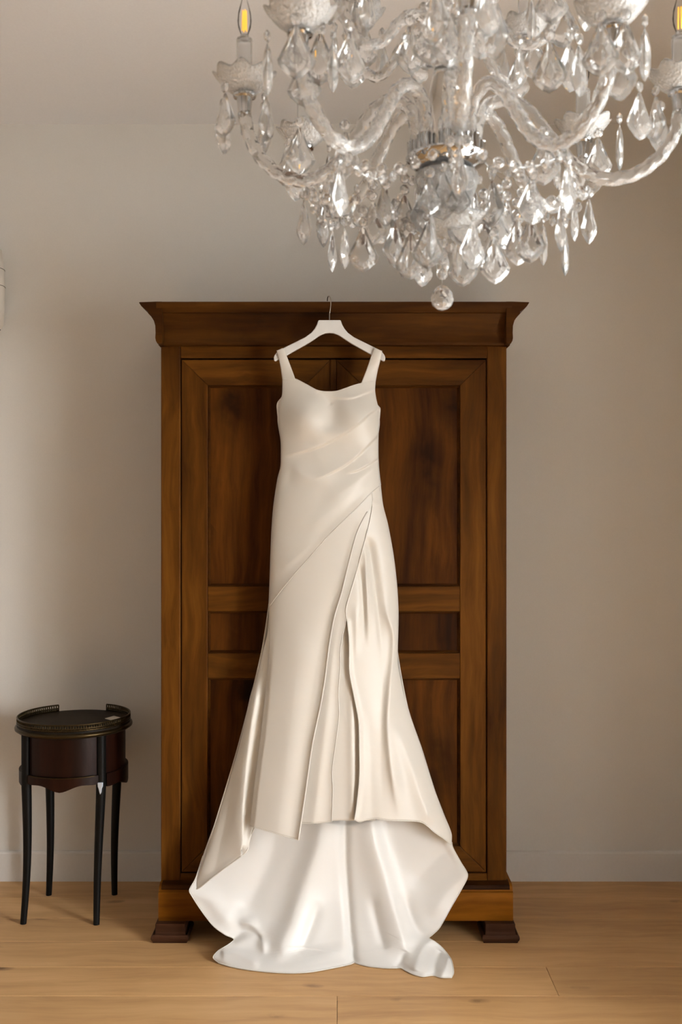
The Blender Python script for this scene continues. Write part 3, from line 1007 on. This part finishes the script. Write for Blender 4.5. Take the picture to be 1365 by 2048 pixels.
D += ridge(X, Y, [(763, 1180), (776, 1230), (788, 1268), (787, 1310), (782, 1360), (776, 1430), (777, 1480), (786, 1560), (800, 1640)], 0.016, 7, 20, 0.2, 0.2)
D += ridge(X, Y, [(766, 1300), (764, 1400), (762, 1500), (766, 1630)], -0.004, 16, 8, 0.35, 0.3)
D += ridge(X, Y, [(776, 1436), (800, 1470), (826, 1540), (846, 1600), (866, 1650)], 0.012, 16, 22, 0.3, 0.1)
D += ridge(X, Y, [(735, 1400), (742, 1500), (745, 1640)], -0.003, 14, 14, 0.3, 0.0)
D += ridge(X, Y, [(700, 1000), (764, 1010), (775, 1040)], 0.003, 4, 5, 0.1, 0.3)
sD, tD = sdist(X, Y, D_left[8:])
D += -0.006 * np.exp(-(sD / 6) ** 2)
rsk, V = cloth('slit_panel', X, Y, D, M['satin'])
hem_tube(V[24:, 0], rsk, 0.0022); hem_tube(V[-1, :], rsk, 0.0012)

# left side drape
E_left = [(540, 1200), (535, 1266), (525, 1306), (510, 1360), (500, 1395), (478, 1494), (452, 1581), (417.5, 1689), (392, 1766), (379, 1779)]
E_right = [(556, 1200), (556, 1300), (546, 1400), (532, 1500), (520, 1590), (512, 1650)]
E_bot = [(379, 1779), (386, 1780), (400, 1775), (424, 1756), (448, 1738), (487, 1709), (496, 1697), (499, 1678), (512, 1650)]
X, Y = patch([(540, 1200), (556, 1200)], E_right, E_bot, E_left, 80, 190)
D = body(X, Y)
u = np.linspace(0, 1, 80)[None]
D += sint(Y, [1200, 1350, 1650], [0.004, 0.012, 0.010]) + 0.030 * u ** 2 * sint(Y, [1250, 1400], [0, 1])
D += ridge(X, Y, [(520, 1340), (508, 1410), (498, 1480), (490, 1550), (485, 1620), (484, 1690)], 0.020, 22, 9, 0.2, 0.0)
D += ridge(X, Y, [(478, 1520), (462, 1590), (446, 1660), (430, 1740)], -0.006, 14, 14, 0.3, 0.0)
sE, tE = sdist(X, Y, E_bot)
D += -0.006 * np.exp(-(sE / 8) ** 2) * np.clip((tE) * 4, 0, 1)
sid, V = cloth('side_drape', X, Y, D, M['satin'])
hem_tube(V[-1, :], sid, 0.0026)

# back of the skirt (closes the skirt behind)
X, Y = patch([(541, 1190), (650, 1195), (793, 1190)], [(793, 1190), (795, 1300), (822, 1440), (868, 1580), (900, 1670)], [(420, 1680), (660, 1690), (900, 1670)], [(541, 1190), (523, 1306), (476, 1494), (420, 1680)], 60, 80)
D = edge_d(Y) + 0.004 + 0.055 * np.power(np.maximum(1 - (np.linspace(-1, 1, 60)[None]) ** 2, 0), 0.6) + 0 * X
D += 0.006 * np.sin(np.linspace(0, 9 * PI, 60))[None] * np.linspace(0, 1, 80)[:, None]
cloth('skirt_back', X, Y, D, M['satin'])

# train: inner face spreading forward onto the floor
T_left = [(432, 1640), (410, 1700), (392, 1755), (379, 1780), (384, 1792), (402, 1820), (426, 1851), (450, 1869), (464, 1875), (468, 1880), (457, 1889), (436, 1902), (426.5, 1915), (438, 1926)]
T_right = [(890, 1640), (903, 1672), (906, 1694), (922, 1724), (936, 1750), (925, 1776), (902, 1816), (880, 1855), (866, 1869), (859, 1876), (870, 1883), (886, 1896), (903, 1919), (908, 1944), (904, 1955)]
T_bot = [(438, 1926), (462, 1933), (495, 1939), (540, 1944), (586, 1946), (620, 1944), (650, 1939), (685, 1932), (702, 1928), (709, 1925), (718, 1928), (742, 1933), (775, 1936), (802, 1936), (812, 1941), (826, 1948), (846, 1953), (866, 1950.5), (882, 1954.5), (904, 1955)]
nu, nv = 170, 190
X, Y = patch([(432, 1640), (660, 1625), (890, 1640)], T_right, T_bot, T_left, nu, nv)
vv = np.linspace(0, 1, nv)[:, None] + 0 * X
fl = F * H / np.maximum(Y - CY, 1.0)                 # depth where the floor is seen
Dt = sint(Y, [1620, 1700, 1780, 1850, 1900, 1930, 1956], [3.455, 3.432, 3.405, 3.369, 3.331, 3.300, 3.262], 18)
kw_ = np.clip((vv - 0.80) / 0.20, 0, 1); kw_ = kw_ * kw_ * (3 - 2 * kw_)
D = Dt + ((fl[-1] - 0.006 - Dt[-1])[None]) * kw_
e = np.abs(np.linspace(-1, 1, nu))[None]
D += 0.020 * (1 - e ** 2) * sint(Y, [1640, 1780, 1900], [0.6, 1.0, 0.0])        # hollow centre
fold = ridge(X, Y, [(648, 1630), (637, 1690), (618, 1750), (600, 1800), (584, 1850), (566, 1890), (572, 1930)], 0.034, 26, 46, 0.05, 0.12)
fold += ridge(X, Y, [(736, 1630), (748, 1690), (766, 1750), (780, 1800), (796, 1850), (808, 1895), (806, 1925)], 0.032, 34, 24, 0.05, 0.15)
fold += ridge(X, Y, [(691, 1630), (692, 1730), (700, 1842), (705, 1905), (709, 1930)], -0.016, 8, 8, 0.05, 0.0)
fold += ridge(X, Y, [(560, 1640), (540, 1720), (505, 1800), (488, 1850)], -0.014, 30, 30, 0.1, 0.2)
fold += ridge(X, Y, [(382, 1784), (420, 1800), (450, 1836), (476, 1850)], 0.010, 16, 22, 0.0, 0.3)
fold += ridge(X, Y, [(466, 1878), (490, 1862), (512, 1866), (530, 1890)], -0.018, 9, 12, 0.0, 0.3)
fold += ridge(X, Y, [(476, 1850), (500, 1848), (522, 1872), (530, 1915)], 0.014, 9, 9, 0.2, 0.2)
fold += ridge(X, Y, [(440, 1908), (470, 1908), (500, 1920), (520, 1935)], 0.010, 10, 10, 0.1, 0.2)
fold += ridge(X, Y, [(640, 1800), (620, 1860), (600, 1910)], -0.007, 12, 12, 0.3, 0.2)
fold += ridge(X, Y, [(740, 1780), (756, 1850), (772, 1910)], -0.010, 10, 12, 0.3, 0.2)
fold += ridge(X, Y, [(858, 1876), (836, 1862), (820, 1830), (806, 1780)], -0.016, 14, 14, 0.0, 0.4)
fold += ridge(X, Y, [(862, 1880), (846, 1896), (836, 1920), (828, 1944)], 0.014, 10, 12, 0.0, 0.1)
fold += ridge(X, Y, [(884, 1900), (872, 1925), (870, 1950)], -0.012, 8, 8, 0.1, 0.0)
fold += ridge(X, Y, [(898, 1914), (892, 1935), (884, 1952)], 0.010, 7, 7, 0.1, 0.0)
fold += ridge(X, Y, [(812, 1900), (804, 1922), (790, 1936)], -0.008, 7, 7, 0.1, 0.1)
fold += ridge(X, Y, [(930, 1752), (890, 1790), (862, 1840)], 0.012, 22, 22, 0.0, 0.3)
fold += ridge(X, Y, [(905, 1700), (870, 1720), (820, 1780)], -0.008, 22, 22, 0.1, 0.3)
D += fold * (1 - 0.35 * kw_) * sint(Y, [1640, 1690], [0.7, 1.0])
lim = fl - 0.003
D = lim - np.logaddexp(0, (lim - D) / 0.004) * 0.004        # soft stop at the floor
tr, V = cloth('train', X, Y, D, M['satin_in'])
hem_tube(V[-1, :], tr, 0.0022)
hem_tube(V[40:, 0], tr, 0.0016); hem_tube(V[24:, -1], tr, 0.0016)

# ------------------------------------------------------------------ chandelier
CHX, CHY = (893 - CX) * 1.83 / F, 1.83
ch = empty('chandelier', (CHX, CHY, 1.86))
CO = ch.location.copy()
tag(ch, 'clear crystal chandelier with twisted glass arms, bobeche dishes and hanging cut pendants', 'chandelier')
Z0 = CO.z


def pendant_mesh(w, h, t):
    prof = [(0.05, 0.0), (0.13, 0.10), (0.24, 0.28), (0.40, 0.50), (0.50, 0.64), (0.47, 0.72), (0.40, 0.80), (0.34, 0.83), (0.20, 0.93), (0.0, 1.0)]
    ring = [(x * w, -z * h) for x, z in prof] + [(-x * w, -z * h) for x, z in reversed(prof[:-1])]
    n = len(ring)
    cz = -0.62 * h
    v = [(x, 0, z) for x, z in ring]
    mid = [(x * 0.72, t * 0.62, cz + (z - cz) * 0.74) for x, z in ring]
    inn = [(x * 0.34, t, cz + (z - cz) * 0.36) for x, z in ring]
    v += mid + inn + [(x, -y, z) for x, y, z in mid] + [(x, -y, z) for x, y, z in inn]
    f = []
    for i in range(n):
        j = (i + 1) % n
        f += [(i, j, n + j, n + i), (n + i, n + j, 2 * n + j, 2 * n + i), (j, i, 3 * n + i, 3 * n + j), (3 * n + j, 3 * n + i, 4 * n + i, 4 * n + j)]
    f += [tuple(range(2 * n, 3 * n)), tuple(range(5 * n - 1, 4 * n - 1, -1))]
    return v, f


def bead_mesh(r_, t, n=8):
    v = [(r_ * math.cos(2 * PI * (k + .5) / n), 0, r_ * math.sin(2 * PI * (k + .5) / n)) for k in range(n)]
    inn = [(x * 0.55, t, z * 0.55) for x, y, z in v]
    out = v + inn + [(x, -t, z) for x, y, z in inn]
    f = []
    for i in range(n):
        j = (i + 1) % n
        f += [(i, j, n + j, n + i), (j, i, 2 * n + i, 2 * n + j)]
    f += [tuple(range(n, 2 * n)), tuple(range(3 * n - 1, 2 * n - 1, -1))]
    return v and out, f


def proto(name, vf, mat):
    o = MB().add(*vf).build(name, mat, None)
    me = o.data
    bpy.data.objects.remove(o)
    return me


ME = {
    'pend': proto('pendant', pendant_mesh(0.058, 0.084, 0.0085), M['crystal']),
    'pend_s': proto('pendant', pendant_mesh(0.045, 0.064, 0.0070), M['crystal']),
    'drop': proto('pendant', pendant_mesh(0.030, 0.084, 0.0065), M['crystal']),
    'bead': proto('bead', bead_mesh(0.0100, 0.0045), M['crystal']),
    'bead_b': proto('bead', bead_mesh(0.0112, 0.0060), M['crystal']),
}
WIRE = proto('wire', (MB().tube([(0, 0, -0.020), (0, 0, 0.0)], 0.0006, 5).v, MB().tube([(0, 0, -0.020), (0, 0, 0.0)], 0.0006, 5).f), M['chrome'])


def inst(name, me, parent, loc, rot=(0, 0, 0)):
    o = bpy.data.objects.new(name, me)
    COL.objects.link(o)
    o.parent = parent
    o.location = loc
    o.rotation_euler = rot
    return o


def hang_pendant(loc, kind, yaw, parent=None, tilt=0.0, beads=1):
    """loc: hanging point in chandelier space; bead(s) then pendant"""
    par = parent or ch
    base = Vector(loc)
    step = 0.021
    p = inst('pendant', ME[kind], par, base - Vector((0, 0, step * beads)), (0, tilt, yaw))
    if parent is None:
        for b_ in range(beads):
            inst('bead', ME['bead'], p, (0, 0, step * (beads - b_) - 0.010), (0, 0, random.uniform(-.4, .4)))
            inst('wire', WIRE, p, (0, 0, step * (beads - b_)))
    return p


def arm_set(ang, prof, rad, zc_, rr, scale=1.0, npend=5, yaw0=0.0):
    ca, sa = math.cos(ang), math.sin(ang)
    c = catmull([(r_, 0.0, z - Z0) for r_, z in prof], 110)
    pts = [(a[0] * ca, a[0] * sa, a[2]) for a in c]
    arm = MB().tube(pts, rad, 24, lobes=5, lamp=0.11, twist=42.0).build('arm', M['glass'], ch, smooth=True)
    cx, cy = rr * ca, rr * sa
    zb = zc_ - Z0
    k = scale
    # chrome socket under the dish
    MB().lathe([(0, zb - 0.036 * k), (0.0105 * k, zb - 0.036 * k), (0.0118 * k, zb - 0.033 * k), (0.0112 * k, zb - 0.030 * k), (0.0135 * k, zb - 0.006 * k), (0.0195 * k, zb - 0.004 * k), (0.0205 * k, zb - 0.001 * k), (0.0195 * k, zb + 0.001 * k), (0, zb + 0.001 * k)], 24, (cx, cy)).build('candle_cup', M['chrome'], arm, smooth='auto')

    def sc(r_, z, a):
        q = max(0.0, (r_ - 0.018 * k) / (0.034 * k))
        return r_ * (1 + 0.055 * q * math.cos(8 * a)), z + 0.0045 * k * q * q * math.cos(8 * a)
    dish = [(0.0, 0.002), (0.014, 0.002), (0.024, 0.005), (0.036, 0.014), (0.046, 0.025), (0.052, 0.034), (0.0535, 0.0352), (0.052, 0.0372), (0.044, 0.030), (0.034, 0.0185), (0.023, 0.0095), (0.014, 0.006), (0.0, 0.006)]
    MB().lathe([(a * k, zb + b * k) for a, b in dish], 64, (cx, cy), sc).build('bobeche', M['hobnail'], arm, smooth=True)
    MB().lathe([(0.0, zb + 0.008), (0.0145, zb + 0.008), (0.0150, zb + 0.012), (0.0150, zb + 0.098), (0.0140, zb + 0.103), (0.0085, zb + 0.104), (0.0085, zb + 0.099), (0.0115, zb + 0.097), (0.0118, zb + 0.014), (0.0, zb + 0.013)], 24, (cx, cy)).build('candle_tube', M['glass'], arm, smooth='auto')
    MB().lathe([(0.0, zb + 0.100), (0.0075, zb + 0.100), (0.0080, zb + 0.110), (0.0, zb + 0.1105)], 16, (cx, cy)).build('bulb_base', M['chrome'], arm, smooth='auto')
    MB().lathe([(0.0065, zb + 0.1105), (0.0115, zb + 0.124), (0.0130, zb + 0.136), (0.0115, zb + 0.152), (0.0065, zb + 0.170), (0.0022, zb + 0.186), (0.0, zb + 0.190)], 20, (cx, cy)).build('bulb', M['bulb'], arm, smooth=True)
    fm = MB()
    for q in range(4):
        a = ang + q * PI / 2 + 0.4
        fm.tube([(cx + 0.0042 * math.cos(a), cy + 0.0042 * math.sin(a), zb + 0.118), (cx + 0.0032 * math.cos(a), cy + 0.0032 * math.sin(a), zb + 0.156)], 0.0013, 6)
    fm.build('filament', M['filament'], arm, smooth=True)
    for q in range(npend):
        a = yaw0 + 2 * PI * q / npend
        hang_pendant((cx + 0.050 * k * math.cos(a), cy + 0.050 * k * math.sin(a), zb + 0.006 * k), 'pend', a + PI / 2 + random.uniform(-.35, .35))
    return arm


def bulb_mat():
    m = bpy.data.materials.new('bulb_clear')
    m.use_nodes = True
    nt = m.node_tree; nt.nodes.clear()
    o = N(nt, 'ShaderNodeOutputMaterial'); t = N(nt, 'ShaderNodeBsdfTransparent'); g_ = N(nt, 'ShaderNodeBsdfGlossy')
    g_.inputs['Roughness'].default_value = 0.02
    fr_ = N(nt, 'ShaderNodeFresnel', i_IOR=1.18)
    x = N(nt, 'ShaderNodeMixShader')
    nt.links.new(fr_.outputs[0], x.inputs[0])
    nt.links.new(t.outputs[0], x.inputs[1]); nt.links.new(g_.outputs[0], x.inputs[2]); nt.links.new(x.outputs[0], o.inputs[0])
    return m


M['bulb'] = bulb_mat()

LOW = [(0.054, 2.165), (0.055, 2.205), (0.068, 2.244), (0.104, 2.260), (0.142, 2.240), (0.178, 2.192), (0.220, 2.140), (0.272, 2.113), (0.325, 2.122), (0.368, 2.156), (0.392, 2.198), (0.400, 2.238)]
S0 = -6.0
ENDS = [(0.428, -0.005), (0.307, 0.228), (0.030, 0.390), (-0.272, 0.270), (-0.3716, 0.006), (-0.259, -0.233), (-0.01, -0.375), (0.236, -0.250)]
ARM_ANG = [math.atan2(b, a) for a, b in ENDS]
for i, (a, b) in enumerate(ENDS):
    q = math.hypot(a, b)
    arm_set(ARM_ANG[i], [(0.054 + (r_ - 0.054) * (q - 0.054) / 0.346, z) for r_, z in LOW], 0.0118, 2.271, q, 1.06, 3 if i in (1, 3) else 4, R(20 + 31 * i))
UP = [(0.030, 2.330), (0.032, 2.375), (0.044, 2.402), (0.068, 2.405), (0.092, 2.385), (0.118, 2.350), (0.148, 2.335), (0.176, 2.350), (0.190, 2.378), (0.194, 2.408)]
for i, (a, b) in enumerate([(0.174, 0.150), (0.004, 0.185), (-0.160, 0.100), (-0.19, -0.07), (0.0, -0.20), (0.19, -0.07)]):
    q = math.hypot(a, b)
    dz = 0.035 if i == 1 else 0.0
    arm_set(math.atan2(b, a), [(0.030 + (r_ - 0.030) * (q - 0.030) / 0.164, z + dz * (r_ - 0.03) / 0.164) for r_, z in UP], 0.0095, 2.441 + dz, q, 0.95, 4, R(10 + 47 * i))

# centre: chrome hub with fluted sleeves, glass stem, hobnail bowl
MB().lathe([(0, 2.120 - Z0), (0.030, 2.120 - Z0), (0.050, 2.128 - Z0), (0.073, 2.146 - Z0), (0.075, 2.151 - Z0), (0.072, 2.155 - Z0), (0, 2.155 - Z0)], 48).build('hub', M['chrome'], ch, smooth='auto')
for i in range(8):
    a = ARM_ANG[i]
    c = (0.054 * math.cos(a), 0.054 * math.sin(a))
    flute = lambda r_, z, t: (r_ * (1 + 0.06 * math.cos(14 * t)), z)
    MB().lathe([(0, 2.150 - Z0), (0.0165, 2.150 - Z0), (0.0165, 2.178 - Z0), (0.0175, 2.181 - Z0), (0.0130, 2.184 - Z0), (0, 2.184 - Z0)], 56, c, flute).build('arm_sleeve', M['chrome'], ch, smooth='auto')
MB().lathe([(0, 2.156 - Z0), (0.026, 2.157 - Z0), (0.022, 2.18 - Z0), (0.030, 2.22 - Z0), (0.034, 2.26 - Z0), (0.026, 2.30 - Z0), (0.020, 2.32 - Z0), (0.034, 2.33 - Z0), (0.040, 2.345 - Z0), (0.026, 2.36 - Z0), (0.018, 2.40 - Z0), (0.028, 2.46 - Z0), (0.038, 2.52 - Z0), (0.026, 2.58 - Z0), (0.014, 2.62 - Z0), (0, 2.62 - Z0)], 32).build('stem', M['glass'], ch, smooth=True)
MB().lathe([(0, 2.62 - Z0), (0.012, 2.62 - Z0), (0.006, 2.64 - Z0), (0.006, 3.03 - Z0), (0.055, 3.06 - Z0), (0.062, CEIL - Z0), (0, CEIL - Z0)], 24).build('ceiling_rod', M['chrome'], ch, smooth='auto')
MB().lathe([(0.0, 2.050 - Z0), (0.022, 2.052 - Z0), (0.040, 2.066 - Z0), (0.054, 2.090 - Z0), (0.060, 2.112 - Z0), (0.058, 2.122 - Z0), (0.050, 2.122 - Z0), (0.046, 2.095 - Z0), (0.033, 2.074 - Z0), (0.0, 2.060 - Z0)], 48).build('bowl', M['hobnail'], ch, smooth=True)
MB().lathe([(0.0, 2.040 - Z0), (0.018, 2.040 - Z0), (0.030, 2.046 - Z0), (0.032, 2.051 - Z0), (0.024, 2.054 - Z0), (0, 2.054 - Z0)], 32).build('lower_ring', M['chrome'], ch, smooth='auto')
MB().lathe([(0.0, 2.006 - Z0), (0.014, 2.008 - Z0), (0.034, 2.014 - Z0), (0.060, 2.024 - Z0), (0.078, 2.036 - Z0), (0.080, 2.040 - Z0), (0.060, 2.034 - Z0), (0.030, 2.030 - Z0), (0, 2.030 - Z0)], 48,
           scallop=lambda r_, z, a: (r_ * (1 + 0.05 * (r_ / 0.08) ** 2 * math.cos(10 * a)), z)).build('lower_dish', M['hobnail'], ch, smooth=True)


def CP(px, py, d):
    return P(px, py, d) - CO


# finial chain and ball
DCH = CHY - 0.01
for py in (452, 485, 518, 548):
    b_ = inst('finial_bead', ME['bead_b'], ch, CP(885, py, DCH), (0, 0, R(8)))
    inst('wire', WIRE, b_, (0, 0, 0.022))
bm = bmesh.new()
bmesh.ops.create_icosphere(bm, subdivisions=2, radius=0.0214)
for q in bm.verts:
    if q.co.z > 0.012: q.co.z += (q.co.z - 0.012) * 0.55
me = bpy.data.meshes.new('finial_ball'); bm.to_mesh(me); bm.free()
me.materials.append(M['crystal'])
inst('finial_ball', me, ch, CP(885, 598, DCH), (0, 0, 0.3))
tb = MB().tube([tuple(CP(885, 577, DCH)), tuple(CP(885, 420, DCH))], 0.0006, 5).build('finial_wire', M['chrome'], ch)

# pendants that make up the lower outline: (x, tip y, kind, yaw deg, depth)
LOWP = [(665, 545, 'drop', 55, 1.98), (640, 486, 'drop', 70, 2.00), (647, 496, 'drop', 40, 1.99), (727, 545, 'pend', 4, 1.86), (746, 492, 'pend', -18, 1.90), (790, 536, 'pend', 40, 1.80), (822, 560, 'pend', -12, 1.78),
        (846, 555, 'pend', 72, 1.83), (863, 521, 'pend', 82, 1.76), (810, 482, 'pend', 15, 1.84), (887, 442, 'pend', -25, 1.76), (915, 556, 'pend', 80, 1.84), (926, 496, 'pend', 10, 1.80), (905, 512, 'pend', -35, 1.87),
        (968, 514, 'pend', -20, 1.82), (990, 569, 'pend', 8, 1.80), (1000, 500, 'pend', 30, 1.88), (1035, 532, 'pend', 14, 1.82), (1062, 527, 'pend', -28, 1.80), (1064, 450, 'pend', 18, 1.76), (1088, 372, 'pend', -20, 1.74),
        (1122, 504, 'drop', 35, 1.78), (1150, 484, 'drop', 50, 1.86), (1131, 553, 'drop', 74, 1.79), (690, 360, 'pend', -30, 1.72), (665, 440, 'drop', 62, 1.95), (770, 455, 'pend', 50, 1.88), (950, 470, 'pend', 60, 1.85),
        (845, 470, 'pend', 35, 1.78), (985, 455, 'pend', -50, 1.79), (860, 430, 'pend_s', 10, 1.75), (918, 430, 'pend_s', -15, 1.75), (1015, 470, 'pend_s', 20, 1.90), (715, 455, 'pend_s', 45, 1.92), (935, 530, 'drop', 80, 1.88)]
for (x, yt_, kind, yaw, d) in LOWP:
    hgt = {'pend': 0.084, 'pend_s': 0.064, 'drop': 0.084}[kind]
    tip = CP(x, yt_, d)
    nb = 2 if yt_ > 480 else 1
    hang_pendant(tip + Vector((0, 0, hgt + 0.021 * nb)), kind, R(yaw), beads=nb)
# single pendants on beads between the arms
for (x, yt_, kind, yaw, d, nb) in ((1280, 281, 'pend', 25, 1.75, 1), (1240, 342, 'drop', 75, 1.80, 1), (600, 350, 'pend', 20, 1.78, 1), (530, 298, 'drop', 60, 1.82, 1), (640, 172, 'pend', -10, 1.60, 1), (1252, 150, 'pend', 10, 1.55, 1), (700, 165, 'pend', 25, 1.65, 1),
                                   (1100, 187, 'pend', -12, 1.62, 1), (1140, 185, 'pend', 30, 1.70, 1), (960, 120, 'pend', 14, 1.58, 1), (860, 130, 'pend', -22, 1.60, 1), (820, 150, 'pend', 20, 1.72, 1), (1040, 170, 'pend_s', 60, 1.66, 1)):
    hgt = {'pend': 0.084, 'pend_s': 0.064, 'drop': 0.084}[kind]
    hang_pendant(CP(x, yt_, d) + Vector((0, 0, hgt + 0.021 * nb)), kind, R(yaw), beads=nb)

# bead swags: hub rim to arm bends, and arm bend to arm bend
def swag(p0, p1, sag, n, me='bead'):
    p0, p1 = Vector(p0), Vector(p1)
    w_ = []
    par = None
    pts = []
    for i in range(n + 1):
        u = i / n
        q = p0.lerp(p1, u) - Vector((0, 0, sag * 4 * u * (1 - u)))
        pts.append(q)
    wire = MB().tube([tuple(q) for q in pts], 0.0006, 5).build('swag_wire', M['chrome'], ch, smooth=True)
    for i in range(n):
        q = (pts[i] + pts[i + 1]) / 2
        dv = (pts[i + 1] - pts[i]).normalized()
        inst('bead', ME[me], wire, q, (0, -math.asin(max(-1, min(1, dv.z))), math.atan2(dv.y, dv.x) + random.uniform(-.3, .3)))


for i in range(8):
    a = ARM_ANG[i]; a2 = ARM_ANG[(i + 1) % 8]
    swag((0.070 * math.cos(a), 0.070 * math.sin(a), 2.145 - Z0), (0.262 * math.cos(a), 0.262 * math.sin(a), 2.098 - Z0), 0.045, 7)
    swag((0.262 * math.cos(a), 0.262 * math.sin(a), 2.098 - Z0), (0.262 * math.cos(a2), 0.262 * math.sin(a2), 2.098 - Z0), 0.040, 7)
    hang_pendant((0.262 * math.cos(a), 0.262 * math.sin(a), 2.098 - Z0), 'pend' if i % 2 else 'drop', a + R(40 * i), beads=1)
# pendant ring under the lower dish
for i in range(6):
    a = R(60 * i)
    hang_pendant((0.079 * math.cos(a), 0.079 * math.sin(a), 2.036 - Z0), 'pend', a + PI / 2 + random.uniform(-.3, .3), beads=1)
